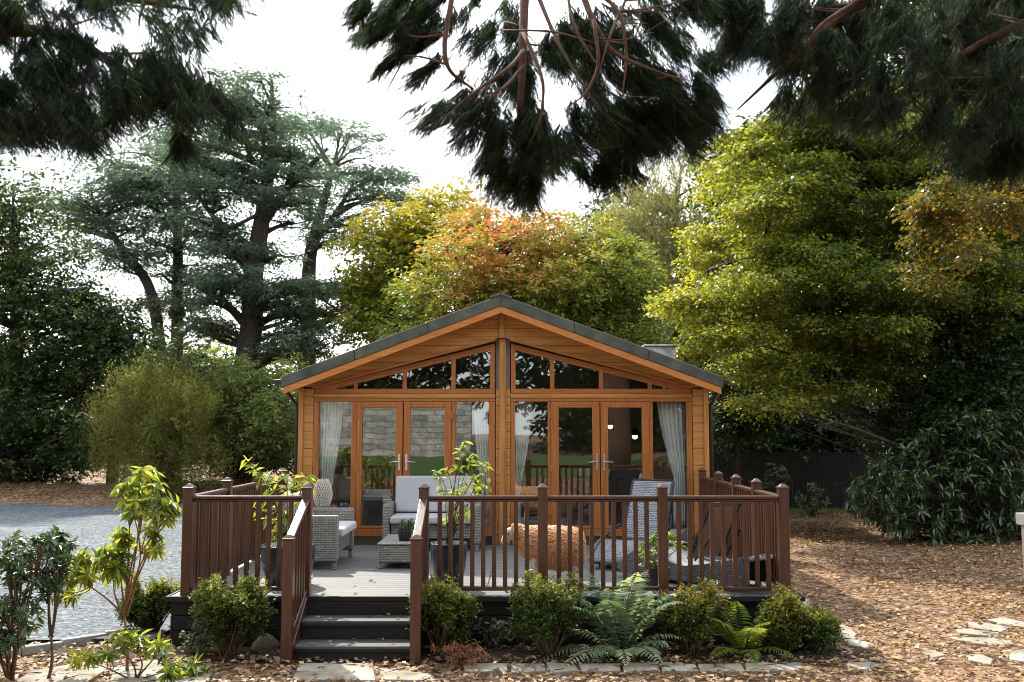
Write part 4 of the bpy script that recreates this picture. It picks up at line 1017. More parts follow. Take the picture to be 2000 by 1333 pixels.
# ------------------------------------------------------------------ paving, pier, fence
FLAGS = []
def flag(pts, label, z=.03):
    rng = random.Random(int(pts[0][0] * 100)); P = [(p[0] + rng.uniform(-.01, .01), p[1] + rng.uniform(-.01, .01)) for p in pts]
    a = sum(P[i][0] * P[(i + 1) % len(P)][1] - P[(i + 1) % len(P)][0] * P[i][1] for i in range(len(P)))
    if a < 0: P = P[::-1]
    FLAGS.append(P)
    tag(MB().slab(P, -.02, z + rng.uniform(-.006, .006)).build('flagstone', M_FLAG, None, .008), label, 'flagstone', 'flagstones set in the ground')
cs = lambda L: [on(1540 + x / 3.574, 960 + y / 3.574) for x, y in L]
for L, lb in (([(1380, 910), (1500, 895), (1680, 935), (1680, 962), (1560, 955)], 'pale flagstone of the right-hand group, farthest back'),
              ([(1240, 930), (1400, 937), (1545, 967), (1480, 1000), (1300, 970)], 'pale flagstone second from the back in the right-hand group'),
              ([(1160, 985), (1230, 975), (1470, 1006), (1460, 1033), (1200, 1010)], 'narrow flagstone third from the back in the right-hand group'),
              ([(1110, 1037), (1470, 1038), (1580, 1080), (1400, 1090), (1230, 1065)], 'longest pale flagstone of the right-hand group'),
              ([(1490, 1125), (1600, 1115), (1680, 1120), (1680, 1210), (1560, 1190)], 'flagstone cut by the right edge, near the bottom corner'),
              ([(1240, 1165), (1330, 1155), (1430, 1190), (1420, 1230), (1270, 1200)], 'small flagstone nearest the viewer in the right-hand group'),
              ([(920, 1140), (1000, 1130), (1110, 1165), (1010, 1185)], 'lone small flagstone among the leaves left of the right-hand group'),
              ([(345, 935), (420, 960), (480, 1010), (470, 1045), (350, 1030)], 'flagstone half covered by leaves beside the small bright bush'),
              ([(380, 1046), (520, 1055), (600, 1085), (540, 1110), (420, 1090)], 'leaf strewn flagstone just in front of the one beside the small bush'),
              ([(400, 1225), (560, 1205), (640, 1230), (520, 1265)], 'last flagstone at the right end of the edging row'),
              ([(70, 760), (140, 770), (150, 850), (100, 860)], 'narrow flagstone against the deck corner')):
    flag(cs(L), lb)
xs_ = [1568, 1452, 1362, 1288, 1212, 1128, 1066, 992, 900]
names = ['first', 'second', 'third', 'fourth', 'fifth', 'sixth', 'seventh', 'eighth']
for i in range(8):
    a, b = xs_[i] - 3, xs_[i + 1] + 3
    flag([on(a, 1301 + (i % 3) * 2), on(b, 1300 + ((i + 1) % 3) * 2), on(b + 4, 1318 + (i % 2) * 2), on(a + 4, 1317)], names[i] + ' flagstone from the path end of the edging row below the bushes')
flag([on(728, 1302), on(585, 1302), on(570, 1334), on(735, 1335)], 'wide flagstone at the foot of the steps')
flag([on(845, 1322), on(742, 1312), on(745, 1334), on(850, 1336)], 'flagstone right of the one at the foot of the steps')
flag([on(60, 1318), on(170, 1298), on(215, 1310), on(160, 1345), on(20, 1345)], 'flagstone between the rhododendron and the lime shrub')
flag([on(222, 1308), on(300, 1295), on(420, 1312), on(400, 1345), on(215, 1345)], 'flagstone under the low lime shrub')
# stone pier at the right edge
c = on(2010, 1148)
t = thing('stone_pier', 'pale rendered pier with a flat stone cap beside the leafy path', 'pier', (c[0], c[1], 0))
h = float(at(2000, 1032, c[1])[2])
M_PIER = noise_mat('pinkish_render', [(.3, (.46, .39, .34)), (.7, (.58, .51, .45))], 6, .9, .4)
xl = (1991 - 1000) / F * c[1] / 1.014
MB().bx(xl + .28, xl + .62, c[1], c[1] + .5, -.02, h).build('shaft', M_PIER, t, .012); MB().bx(xl + .23, xl + .67, c[1] - .05, c[1] + .55, h + .001, h + .17).build('cap', noise_mat('pale_capstone', [(.3, (.5, .47, .43)), (.7, (.62, .6, .56))], 8, .85, .3), t, .015)
# dark paling fence
yf = 26.5
t = thing('paling_fence', 'long black paling fence across the back of the leafy path', 'fence', (8, yf, 0))
zt = float(at(1000, 884, yf)[2]); mb = MB(); x = 4.2; rq = random.Random(2)
while x < 14.5:
    mb.bx(x, x + .074, yf, yf + .02, .04, zt - .03 + rq.uniform(-.004, .004)); x += .082
M_FEN = noise_mat('black_fence_timber', [(.3, (.009, .009, .009)), (.7, (.022, .021, .02))], 8, .7, .3)
mb.build('palings', M_FEN, t)
mb = MB(); mb.bx(4.15, 14.6, yf + .021, yf + .06, .25, .34); mb.bx(4.15, 14.6, yf + .021, yf + .06, zt - .35, zt - .26); mb.bx(4.15, 14.6, yf - .012, yf + .045, zt - .025, zt); mb.build('rail', M_FEN, t)
x = 4.3
while x < 14.6:
    MB().bx(x, x + .09, yf + .061, yf + .15, 0, zt - .03).build('post', M_FEN, t); x += 2.4

# the stone house behind the viewer, mirrored in the doors
t = thing('stone_wall', 'tall sunlit grey stone wall mirrored in the left doors', 'wall', (-6, -10, 1))
gz = float(terrain(np.array(0.0), np.array(-10.0)))
M_SW = stone_wall_mat()
w = MB().bx(-22, -1.6, -10.5, -10, .6, 3.5).build('wall', M_SW, t)
MB().bx(-22.1, -1.5, -10.58, -9.92, 3.502, 3.62).build('coping', M_FLAG, t, .02)

# ------------------------------------------------------------------ trees
LM['beech'] = leaf_mat('beech_leaves', [(0, (.025, .05, .010)), (.3, (.06, .095, .016)), (.52, (.17, .20, .03)), (.82, (.38, .36, .05)), (.96, (.46, .33, .05)), (1, (.42, .18, .03))], .5, .4, .45, (1.7, 1.6, .7))
LM['gold'] = leaf_mat('golden_beech_leaves', [(0, (.035, .05, .012)), (.4, (.085, .085, .018)), (.75, (.22, .14, .025)), (1, (.36, .17, .03))], .42, .4, .4)
LM['dark'] = leaf_mat('dark_wood_leaves', [(0, (.012, .022, .007)), (.6, (.03, .046, .012)), (1, (.07, .08, .018))], .25, .45, .35)
LM['laurel'] = leaf_mat('laurel_leaves', [(0, (.016, .032, .011)), (.7, (.04, .07, .022)), (1, (.12, .16, .04))], .25, .35, .5)
LM['cedar'] = leaf_mat('hazed_cedar_needles', [(0, (.045, .07, .055)), (.5, (.095, .135, .105)), (1, (.19, .23, .15))], .42, .55, .3, (1.3, 1.5, 1.0))  # needles lightened so that haze over the cedars is put into their colour
LM['broad'] = leaf_mat('green_broadleaf', [(0, (.016, .032, .012)), (.6, (.04, .065, .022)), (.9, (.11, .125, .03)), (1, (.30, .18, .03))], .38, .45, .35)
LM['olive'] = leaf_mat('olive_willow_leaves', [(0, (.07, .09, .04)), (.5, (.17, .18, .06)), (.85, (.30, .25, .055)), (1, (.40, .26, .04))], .5)
LM['lit'] = leaf_mat('pale_green_leaves', [(0, (.055, .08, .03)), (.5, (.13, .165, .055)), (1, (.30, .29, .09))], .42)
LM['maple'] = leaf_mat('maple_leaves', [(0, (.06, .10, .02)), (.3, (.15, .20, .035)), (.5, (.28, .30, .055)), (.72, (.40, .25, .08)), (.88, (.46, .19, .10)), (1, (.44, .12, .09))], .4, .5, .3, (1.6, 1.4, .7))
LM['yellow'] = leaf_mat('yellow_leaves', [(0, (.08, .11, .02)), (.35, (.19, .21, .03)), (.75, (.42, .31, .035)), (1, (.5, .26, .03))], .4)
LM['pale'] = leaf_mat('pale_birch_leaves', [(0, (.12, .13, .06)), (.5, (.24, .23, .10)), (1, (.36, .31, .13))], .4)
LM['cypress'] = leaf_mat('cypress_sprays', [(0, (.005, .008, .004)), (.55, (.011, .018, .008)), (.85, (.026, .042, .012)), (1, (.09, .13, .025))], .34, .6, .25, (1.5, 1.8, .6))

def tree(seed, name, label, cat, trunk, cl, m, k, slen, ln, wd_, mat, bark=None, mode='flat', r0=.09, sub=3, group=None, tintfn=None, shape='rhomb', sag=.05, up=1., rnd=.5, shell=.4, limbs=None, crown_name='crown', bias=None, bstep=1):
    rng = np.random.default_rng(seed)
    t = thing(name, label, cat, tuple(trunk[0][:3]), group)
    mb = MB(); T = np.array(trunk)
    # smooth the trunk
    u = np.linspace(0, len(T) - 1, (len(T) - 1) * 5 + 1); TS = np.stack([np.interp(u, np.arange(len(T)), T[:, i]) for i in range(4)], 1)
    TS[1:-1, :3] += rng.normal(size=(len(TS) - 2, 3)) * TS[1:-1, 3:4] * .12
    if len(T) > 2:
        for _ in range(2): TS[1:-1] = (TS[:-2] + 2 * TS[1:-1] + TS[2:]) / 4
    mb.tube(TS[:, :3], TS[:, 3], 12)
    for L in limbs or ():
        L = np.array(L, float); uu = np.linspace(0, len(L) - 1, (len(L) - 1) * 4 + 1); LS = np.stack([np.interp(uu, np.arange(len(L)), L[:, i]) for i in range(4)], 1)
        for _ in range(2): LS[1:-1] = (LS[:-2] + 2 * LS[1:-1] + LS[2:]) / 4
        mb.tube(LS[:, :3], LS[:, 3], 8); TS = np.concatenate([TS, LS])
    branches(rng, mb, TS, cl[::bstep], r0, sub, sag)
    mb.build('trunk', bark or M_BARK, t, smooth=True)
    V, Fq, Tn = crown(rng, cl, m, k, slen, ln, wd_, mode, shape, tintfn, up, rnd, shell, bias)
    np_mesh(crown_name, V, Fq, mat, t, Tn)
    return t

def A4(px, py, Y, r): return (*at(px, py, Y), r)
def G4(px, Y, r): return ((px - 1000) / F * Y, Y, -.1, r)
RN = np.random.default_rng
# --- cedars beyond the gravel
CG = 'cedars beyond the gravel'
cl = np.concatenate([poly_clumps(RN(131), [(530, 560), (640, 560), (640, 690), (570, 700)], 18, (34, 38), (.7, 1.3), .3), poly_clumps(RN(132), [(370, 560), (450, 560), (450, 650), (390, 660)], 9, (34, 37), (.6, 1.1), .22), poly_clumps(RN(31), [(330, 330), (390, 210), (480, 130), (560, 190), (620, 330), (590, 470), (640, 580), (590, 660), (520, 590), (400, 560), (390, 450)], 120, (33.5, 38.5), (.8, 1.6), .22)])
def gaps(c, f, thr, seed):
    return c[hnoise(c[:, 0], c[:, 2] * 1.8, f, seed) > thr]
cl = gaps(cl, 1.5, -.1, 4); cl[:, 5] *= .55
tree(1, 'cedar_tree', 'largest cedar with a thick ivy dark trunk, nearest the cabin corner', 'tree',
     [G4(478, 36, .55), A4(478, 800, 36, .45), A4(486, 680, 36, .42), A4(496, 520, 36, .36), A4(520, 380, 36, .26), A4(535, 250, 36, .14), A4(530, 150, 36, .05)], cl, 42, 14, .75, .19, .055, LM['cedar'], r0=.13, sub=5, group=CG, sag=.10,
     limbs=[[A4(494, 540, 36, .22), A4(450, 470, 35.5, .15), A4(400, 400, 35, .08)], [A4(510, 440, 36, .22), A4(560, 370, 36, .15), A4(640, 290, 36, .07)], [A4(485, 640, 36, .2), A4(440, 590, 35.5, .13), A4(385, 560, 35, .07)]])
cl = poly_clumps(RN(32), [(250, 300), (330, 210), (420, 280), (420, 420), (390, 540), (420, 640), (300, 600), (260, 480)], 70, (37.5, 41), (1.0, 1.8), .24)
cl = gaps(cl, 1.5, -.08, 5); cl[:, 5] *= .55
tree(2, 'cedar_tree', 'straight slim cedar standing between the leaning cedar and the largest one', 'tree',
     [G4(345, 39, .34), A4(345, 740, 39, .26), A4(348, 560, 39, .22), A4(346, 400, 39, .16), A4(344, 230, 39, .06)], cl, 38, 14, .75, .19, .055, LM['cedar'], r0=.09, sub=4, group=CG, sag=.08)
cl = poly_clumps(RN(33), [(90, 400), (180, 310), (290, 340), (290, 440), (260, 540), (170, 500)], 56, (37, 40), (1.0, 1.7), .26)
cl = gaps(cl, 1.5, -.1, 6); cl[:, 5] *= .55
tree(3, 'cedar_tree', 'leaning cedar whose trunk bends away from the cabin', 'tree',
     [G4(316, 38, .3), A4(315, 720, 38, .24), A4(303, 600, 38, .22), A4(292, 555, 38, .2), A4(235, 480, 38, .14), A4(190, 410, 38, .08), A4(170, 360, 38, .04)], cl, 36, 14, .75, .19, .055, LM['cedar'], r0=.07, sub=4, group=CG, sag=.08)
cl = np.concatenate([poly_clumps(RN(34), [(590, 240), (660, 220), (730, 300), (810, 340), (790, 385), (690, 440), (680, 520), (620, 500), (600, 400)], 56, (40, 43), (1.0, 1.9), .18),
                     poly_clumps(RN(35), [(600, 560), (760, 560), (770, 625), (690, 640), (610, 650)], 14, (39, 42), (.8, 1.5), .2)])
cl = gaps(cl, 1.5, -.1, 7); cl[:, 5] *= .55
tree(4, 'cedar_tree', 'open topped cedar rising behind the left slope of the roof', 'tree',
     [G4(600, 41, .5), A4(600, 640, 41, .34), A4(604, 500, 41, .28), A4(625, 420, 41, .2), A4(650, 330, 41, .1)], cl, 38, 14, .8, .19, .052, LM['cedar'], r0=.1, sub=4, group=CG, sag=.05,
     limbs=[[A4(604, 640, 41, .16), A4(680, 612, 40.5, .12), A4(765, 600, 40, .06)], [A4(606, 480, 41, .2), A4(650, 430, 41, .14), A4(690, 360, 41, .06)], [A4(606, 560, 41, .14), A4(670, 555, 41, .1), A4(730, 560, 40.5, .05)]])
# --- broadleaf trees and shrubs at left
BG = 'broadleaf trees left of the cabin'
cl = poly_clumps(RN(41), [(-90, 360), (40, 350), (90, 450), (170, 560), (215, 670), (200, 770), (170, 880), (60, 930), (-90, 940)], 96, (30.8, 35), (.9, 1.6), .7, mind=.4)
tree(5, 'broadleaf_tree', 'dark green broadleaf tree at the far left beyond the gravel', 'tree', [G4(20, 32.5, .34), A4(25, 800, 32.5, .28), A4(35, 600, 32.5, .2), A4(30, 420, 32.5, .06)], cl, 58, 11, .5, .15, .085, LM['broad'], group=BG)
cl = poly_clumps(RN(42), [(150, 560), (250, 600), (300, 660), (270, 740), (180, 760)], 16, (31, 33), (.8, 1.3), .6)
tree(6, 'broadleaf_tree', 'smaller broadleaf tree between the far left tree and the leaning cedar', 'tree', [G4(225, 32, .2), A4(225, 760, 32, .15), A4(220, 620, 32, .05)], cl, 70, 11, .5, .15, .085, LM['broad'], group=BG)
SG = 'shrubs beyond the gravel'
def shrub(seed, label, poly, n, Y, r, mat, m=90, k=10, ln=.12, wd_=.06, mode='flat', name='shrub', slen=.4, flat=.85, bark=None, tintfn=None, shell=.4):
    cl = poly_clumps(RN(seed), poly, n, Y, r, flat); ym = sum(Y) / 2; cx = sum(p[0] for p in poly) / len(poly); top = min(p[1] for p in poly)
    x = (cx - 1000) / F * ym; zt_ = float(at(cx, top, ym)[2])
    return tree(seed, name, label, 'shrub', [(x, ym, -.05, .09), (x + .1, ym, zt_ * .35, .06), (x, ym, zt_ * .7, .03)], cl, m, k, slen, ln, wd_, mat, bark, mode, .03, 3, SG, tintfn, crown_name='foliage', shell=shell)
shrub(51, 'olive and yellow upright willow bush behind the gravel bank', [(195, 830), (240, 755), (310, 725), (390, 760), (425, 850), (415, 960), (240, 962), (205, 920)], 42, (28.6, 30.4), (.6, 1.0), LM['olive'], 130, 10, .11, .028, 'up', slen=.6)
shrub(52, 'blue green shrub at the left edge of the gravel bank', [(-60, 850), (100, 840), (190, 870), (200, 925), (60, 945), (-60, 955)], 26, (32.5, 34), (.7, 1.1), LM['broad'], 100)
shrub(53, 'pale sunlit shrub between the willow bush and the thick cedar', [(400, 760), (470, 720), (470, 860), (430, 880)], 16, (30, 32.5), (.6, 1.0), LM['lit'], 90)
shrub(54, 'bright leafy shrub between the thick cedar and the cabin corner', [(510, 760), (560, 720), (600, 740), (600, 870), (520, 890)], 18, (29, 32), (.6, 1.0), LM['lit'], 90)
shrub(55, 'dark ivy covered thicket around the base of the thick cedar', [(430, 845), (520, 820), (550, 890), (440, 895)], 9, (34, 35.2), (.5, .8), LM['laurel'], 90)
shrub(56, 'sparse green shrub rising behind the willow bush', [(230, 720), (330, 660), (430, 700), (420, 780), (240, 790)], 16, (29.5, 32), (.7, 1.1), LM['broad'], 60)
shrub(57, 'low green shrub at the foot of the bank near the side railing', [(440, 870), (560, 860), (585, 900), (470, 915), (430, 910)], 12, (32, 34), (.45, .8), LM['broad'], 70)
# --- trees behind the cabin
AG = 'autumn trees behind the cabin'
cl = poly_clumps(RN(61), [(690, 590), (720, 480), (780, 415), (850, 390), (930, 395), (950, 450), (860, 520), (800, 620), (700, 690)], 40, (34, 37), (.9, 1.5), .6)
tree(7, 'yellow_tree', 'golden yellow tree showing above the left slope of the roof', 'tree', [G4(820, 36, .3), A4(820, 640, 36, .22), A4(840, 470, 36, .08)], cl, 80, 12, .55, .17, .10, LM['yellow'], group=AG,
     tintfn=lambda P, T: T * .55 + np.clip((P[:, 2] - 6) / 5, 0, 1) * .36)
def mtint(P, T):
    px = P[:, 0] / P[:, 1] * F + 1000; e = (P[:, 2] - ZC) / P[:, 1]
    red = np.exp(-((px - 980) / 190) ** 2) * np.clip((e - .085) / .09, 0, 1.1) + .55 * np.exp(-((px - 900) / 60) ** 2 - ((e - .1) / .05) ** 2)
    return T * .48 + .48 * red * (.5 + .65 * T) + .02
cl = poly_clumps(RN(62), [(790, 620), (830, 500), (880, 440), (980, 410), (1080, 435), (1180, 460), (1240, 530), (1280, 620), (1270, 700), (1000, 700), (780, 700)], 66, (28, 32.5), (.9, 1.5), .65)
tree(8, 'maple_tree', 'maple turning from green to coral red directly behind the roof ridge', 'tree', [G4(1020, 31, .3), A4(1020, 700, 31, .24), A4(1010, 560, 31, .16), A4(1000, 440, 31, .05)], cl, 105, 12, .5, .15, .085, LM['maple'], group=AG, tintfn=mtint)
cl = poly_clumps(RN(63), [(1160, 440), (1230, 360), (1310, 300), (1390, 290), (1410, 420), (1390, 560), (1290, 580), (1220, 520)], 46, (38, 42), (.8, 1.5), .9)
tree(9, 'pale_birch', 'pale thin leaved birch standing left of the great beech', 'tree', [G4(1305, 40, .28), A4(1300, 620, 40, .2), A4(1310, 480, 40, .14), A4(1330, 330, 40, .05)], cl, 60, 10, .6, .15, .05, LM['pale'], M_BARKL, 'hang', group=AG, r0=.1, sub=5,
     limbs=[[A4(1300, 600, 40, .14), A4(1262, 520, 40, .1), A4(1240, 430, 40, .05)], [A4(1305, 560, 40, .14), A4(1365, 500, 39.5, .1), A4(1385, 400, 39.5, .04)]])
cl = poly_clumps(RN(64), [(1120, 460), (1180, 400), (1260, 430), (1320, 520), (1330, 640), (1240, 640)], 26, (44, 47), (1.2, 1.9), .7)
tree(10, 'dark_evergreen', 'dark evergreen filling the gap between maple and birch', 'tree', [G4(1240, 46, .3), A4(1240, 600, 46, .2), A4(1230, 430, 46, .05)], cl, 80, 11, .7, .2, .10, LM['dark'], group=AG)
# --- right-hand woodland
WG = 'woodland trees right of the cabin'
bp = [(1410, 290), (1500, 240), (1600, 200), (1760, 160), (2060, 150), (2080, 420), (1960, 620), (1820, 700), (1720, 760), (1600, 800), (1480, 790), (1400, 720), (1330, 690), (1300, 630), (1350, 540), (1400, 450)]
def beech_sun_tint(P, T):
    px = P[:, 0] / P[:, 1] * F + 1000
    return T * .68 + .27 * np.clip((1680 - px) / 350, 0, 1) + .02  # left side yellower and brighter: sunlight from that side put into the tint
cl = gaps(poly_clumps(RN(71), bp, 370, (18.5, 23.5), (.45, .95), .22, mind=.32), 2.6, -.13, 12)
tree(11, 'beech_tree', 'great green and yellow beech leaning over the right slope of the roof', 'tree', [(10.6, 23.5, -.1, .42), (10.5, 23.4, 3, .36), (10.1, 23, 6, .28), (9.4, 22.5, 9, .16), (9, 22, 11, .06)], cl, 100, 12, .5, .088, .055, LM['beech'], group=WG, tintfn=beech_sun_tint, r0=.1, sub=4, up=.75, rnd=.6,
     bstep=3, limbs=[[(10.4, 23.2, 4, .2), (8.2, 22, 5.6, .15), (6, 21, 6.2, .08), (4, 20, 5.4, .03)], [(10.2, 23, 5.5, .2), (8, 21.5, 7.8, .13), (6, 21, 8.6, .05)]])
cl = poly_clumps(RN(72), [(1400, 700), (1500, 770), (1640, 800), (1740, 820), (1730, 890), (1600, 885), (1500, 905), (1400, 880)], 30, (27.2, 30), (.8, 1.3), .7)
tree(12, 'laurel_thicket', 'dark laurel thicket hanging over the top of the black fence', 'shrub', [G4(1560, 29, .2), A4(1560, 880, 29, .15), A4(1560, 780, 29, .05)], cl, 95, 11, .5, .14, .075, LM['laurel'], group=WG)
cl = poly_clumps(RN(73), [(1400, 720), (1450, 740), (1510, 800), (1480, 850), (1400, 845)], 14, (22, 25), (.45, .7), .8)
tree(13, 'laurel_shrub', 'glossy laurel shrub tight beside the right wall of the cabin', 'shrub', [G4(1440, 22.5, .08), A4(1440, 900, 22.5, .06), A4(1440, 780, 22.5, .03)], cl, 90, 10, .35, .12, .06, LM['laurel'], group=WG)
cl = poly_clumps(RN(74), [(1440, 330), (1530, 170), (1600, 0), (1680, -80), (2150, -80), (2150, 920), (1450, 920), (1400, 620)], 125, (30, 36), (1.5, 2.3), .7)
tree(14, 'dark_woodland_tree', 'tall dark tree filling the shade behind the great beech', 'tree', [(13.5, 33, -.1, .45), (13.4, 33, 5, .36), (13, 33, 10, .2), (12.6, 33, 15, .06)], cl, 110, 11, .9, .26, .15, LM['dark'], group=WG)
cl = poly_clumps(RN(75), [(1745, 720), (1830, 650), (1920, 560), (2080, 540), (2080, 930), (1760, 920), (1700, 850)], 56, (19.5, 23), (.55, 1.0), .7)
tree(15, 'holly_tree', 'shaded dark leaved tree above the rhododendron bank', 'tree', [G4(1930, 22, .22), A4(1930, 800, 22, .16), A4(1940, 600, 22, .05)], cl, 110, 11, .4, .11, .06, LM['laurel'], group=WG)
cl = gaps(poly_clumps(RN(76), [(1790, 400), (1870, 340), (1950, 290), (2080, 250), (2080, 420), (1960, 440), (1890, 490), (1830, 560), (1790, 560), (1790, 480), (1780, 440)], 80, (12.4, 15), (.18, .36), .5, mind=.3), 4.2, -.1, 21)
tree(16, 'golden_beech', 'golden orange beech bough reaching in from the right edge', 'tree', [(9.6, 14.5, -.1, .26), (9.6, 14.5, 3, .22), (9.3, 14.3, 5, .17), (8.8, 14, 6.5, .08)], cl, 40, 9, .28, .068, .045, LM['gold'], group=WG, r0=.022, sub=1, up=.8, bstep=7)
# rhododendron bank
def rosette_bank(seed, label, poly, n, Y, name, mat, ln=.19, wd_=.058, k=11):
    rng = RN(seed); tips = polytips(rng, poly, n, Y); ym = sum(Y) / 2
    c = np.array([np.mean([p[0] for p in tips]), ym, 0.0]); t = thing(name, label, 'shrub', tuple(c), 'rhododendrons along the path')
    stem_plant(rng, t, c, tips, mat, ln, wd_, k, .012, droop=.2, along=0, stemmat=M_BARK)
rosette_bank(81, 'big glossy rhododendron bank spilling over the path edge', [(1650, 980), (1665, 930), (1715, 890), (1790, 840), (1900, 800), (2060, 770), (2060, 1050), (1900, 1062), (1790, 1050), (1720, 1035), (1670, 1010)], 860, (18.6, 20.6), 'rhododendron', LM['rhodo'])
rosette_bank(82, 'young rhododendron with pale leaves in front of the black fence', [(1545, 960), (1590, 920), (1620, 960), (1640, 1000), (1560, 1010)], 34, (24.6, 25.6), 'rhododendron', LM['herb'], .13, .05, 8)
rosette_bank(83, 'young pale shrub just behind the far corner of the side railing', [(1480, 935), (1500, 900), (1540, 910), (1545, 960), (1500, 970)], 26, (24, 25.4), 'rhododendron', LM['herb'], .12, .05, 8)
# --- overhanging conifers
HG = 'conifers hanging over the view'
def hang(seed, label, trunk, limbs, cl, m, bias=None, k=34):
    return tree(seed, 'cypress_tree', label, 'tree', trunk, cl, m, k, .36, .058, .0062, LM['cypress'], M_BARKR, 'hang', .012, 3, HG, None, 'strip', -.03, .3, .9, .0, limbs, 'crown', bias, 9)
def wisps(seed, poly, n, Y, r, flat, thr=-.02, **kw):
    """clumps thinned by a noise so that gaps of sky stay between the boughs"""
    c = poly_clumps(RN(seed), poly, n, Y, r, flat, **kw); c[:, 5] *= RN(seed + 500).uniform(.5, 1.3, len(c))
    keep = hnoise(c[:, 0] * 1.0, c[:, 2], 5.5, seed) > thr + .06; lacy = c[RN(seed + 900).uniform(size=len(c)) < .6].copy(); lacy[:, 3:] *= .8
    return np.concatenate([lacy, c[keep], c[keep]])
Yc = 8.0
CP = [(830, 230), (870, 170), (960, 190), (1000, 110), (1100, 60), (1250, 0), (1420, -30), (1420, 130), (1345, 235), (1260, 285), (1120, 315), (1060, 350), (990, 350), (920, 305), (850, 270), (770, 265), (790, 225)]
cl = np.concatenate([wisps(91, CP, 170, (7.2, 8.8), (.07, .18), .7, thr=-.14, holes=[[(900, 40), (1010, 40), (1000, 150), (900, 170)], [(1050, 170), (1120, 170), (1110, 270), (1060, 260)], [(860, 300), (930, 330), (900, 360)]], mind=.4),
                     wisps(92, [(790, 80), (830, 40), (900, 0), (1020, 40), (1000, 120), (880, 190), (800, 160)], 26, (7.6, 8.6), (.05, .12), .8), wisps(93, [(940, 340), (1060, 340), (1030, 385), (985, 395)], 9, (7.6, 8.2), (.05, .11), .9, thr=-9),
                     wisps(98, [(690, 0), (860, -20), (850, 110), (730, 150)], 40, (7.4, 8.8), (.012, .035), 1.2, thr=-9, mind=.2), wisps(102, [(1120, 330), (1420, 180), (1400, 260), (1180, 370)], 22, (7.4, 8.6), (.05, .12), 1.0, thr=-9)])
hang(17, 'reddish barked conifer limb hanging in front of the sky above the ridge',
     [(3.5, -4.5, 0.8, .5), (3.5, -4.4, 6, .42), (3.4, -4, 12, .3)],
     [[(3.4, -4.0, 10.5, .2), (1.8, 2, 11.2, .16), (.4, 6.5, 9.2, .1), A4(1028, -90, Yc, 0.043), A4(1022, 60, 7.5, 0.035), A4(1020, 160, 7.4, 0.029), A4(1012, 230, 7.5, 0.020), A4(1035, 310, Yc, 0.009)],
      [A4(1030, -60, Yc, 0.032), A4(900, -80, Yc, 0.026), A4(882, 0, 7.3, 0.022), A4(866, 90, 7.2, 0.019), A4(875, 140, 7.2, 0.016), A4(925, 175, 7.4, 0.009)],
      [A4(1022, 100, 7.4, 0.019), A4(1000, 130, 7.1, 0.014), A4(920, 185, 7, 0.010), A4(845, 250, 7, 0.004)],
      [A4(1022, 130, 7.4, 0.017), A4(985, 175, 7.0, 0.012), A4(930, 195, 7.0, 0.005)],
      [A4(1028, -70, Yc, 0.036), A4(1120, -60, 7.4, 0.029), A4(1160, 50, 7.0, 0.022), A4(1200, 110, 7.0, 0.016), A4(1310, 150, 7.0, 0.007)],
      [A4(1020, 60, 7.4, 0.017), A4(1065, 160, 7.0, 0.013), A4(1055, 240, 7.0, 0.009), A4(1035, 280, 7.2, 0.004)],
      [A4(1130, -40, 7.4, 0.022), A4(1215, 20, 7.0, 0.014), A4(1225, 120, 7, 0.010), A4(1215, 190, 7, 0.004)],
      [A4(1160, 40, 7.0, 0.017), A4(1172, 130, 6.9, 0.012), A4(1145, 185, 6.9, 0.009), A4(1100, 215, 6.9, 0.004)],
      [A4(1030, -60, Yc, 0.022), A4(1090, 90, 7.0, 0.013), A4(1170, 215, 7, 0.004)],
      [A4(1100, -60, 7.4, 0.014), A4(1120, 60, 6.9, 0.010), A4(1190, 160, 6.9, 0.005)],
      [A4(1250, -60, 7.4, 0.014), A4(1190, 70, 6.9, 0.009), A4(1165, 160, 6.9, 0.004)],
      [A4(980, 60, 7.4, 0.009), A4(1080, 60, 7.0, 0.009), A4(1180, 90, 7.0, 0.004)],
      [A4(1170, 75, 6.9, 0.007), A4(1210, 80, 6.9, 0.006), A4(1250, 72, 6.9, 0.004)],
      [A4(860, -60, Yc, 0.014), A4(820, 60, Yc, 0.010), A4(770, 150, Yc, 0.006), A4(735, 220, Yc, 0.003)],
      [A4(700, -40, 7.6, 0.013), A4(706, 20, 7.6, 0.014), A4(710, 60, 7.6, 0.009)]], cl, 17,
     lambda C: np.stack([np.clip((C[:, 0] - .15) * 1.3, -1.1, .8), 0 * C[:, 0], -.1 + 0 * C[:, 0]], 1))
cl = np.concatenate([wisps(94, [(1400, -30), (2080, -40), (2080, 260), (1960, 280), (1850, 265), (1700, 240), (1600, 225), (1500, 220), (1430, 210), (1530, 130), (1430, 110)], 190, (7.8, 9.6), (.09, .24), .7, thr=-.12, mind=.4, holes=[[(1560, 30), (1620, 30), (1620, 90), (1560, 90)], [(1440, 130), (1540, 130), (1470, 230), (1420, 230)]]),
                     wisps(104, [(1370, -30), (1540, -30), (1560, 60), (1480, 110), (1400, 90)], 26, (7.6, 8.8), (.07, .16), .8, thr=-9), wisps(95, [(1740, 250), (2040, 260), (2040, 340), (1850, 330)], 26, (8.4, 9.4), (.08, .18), .8)])
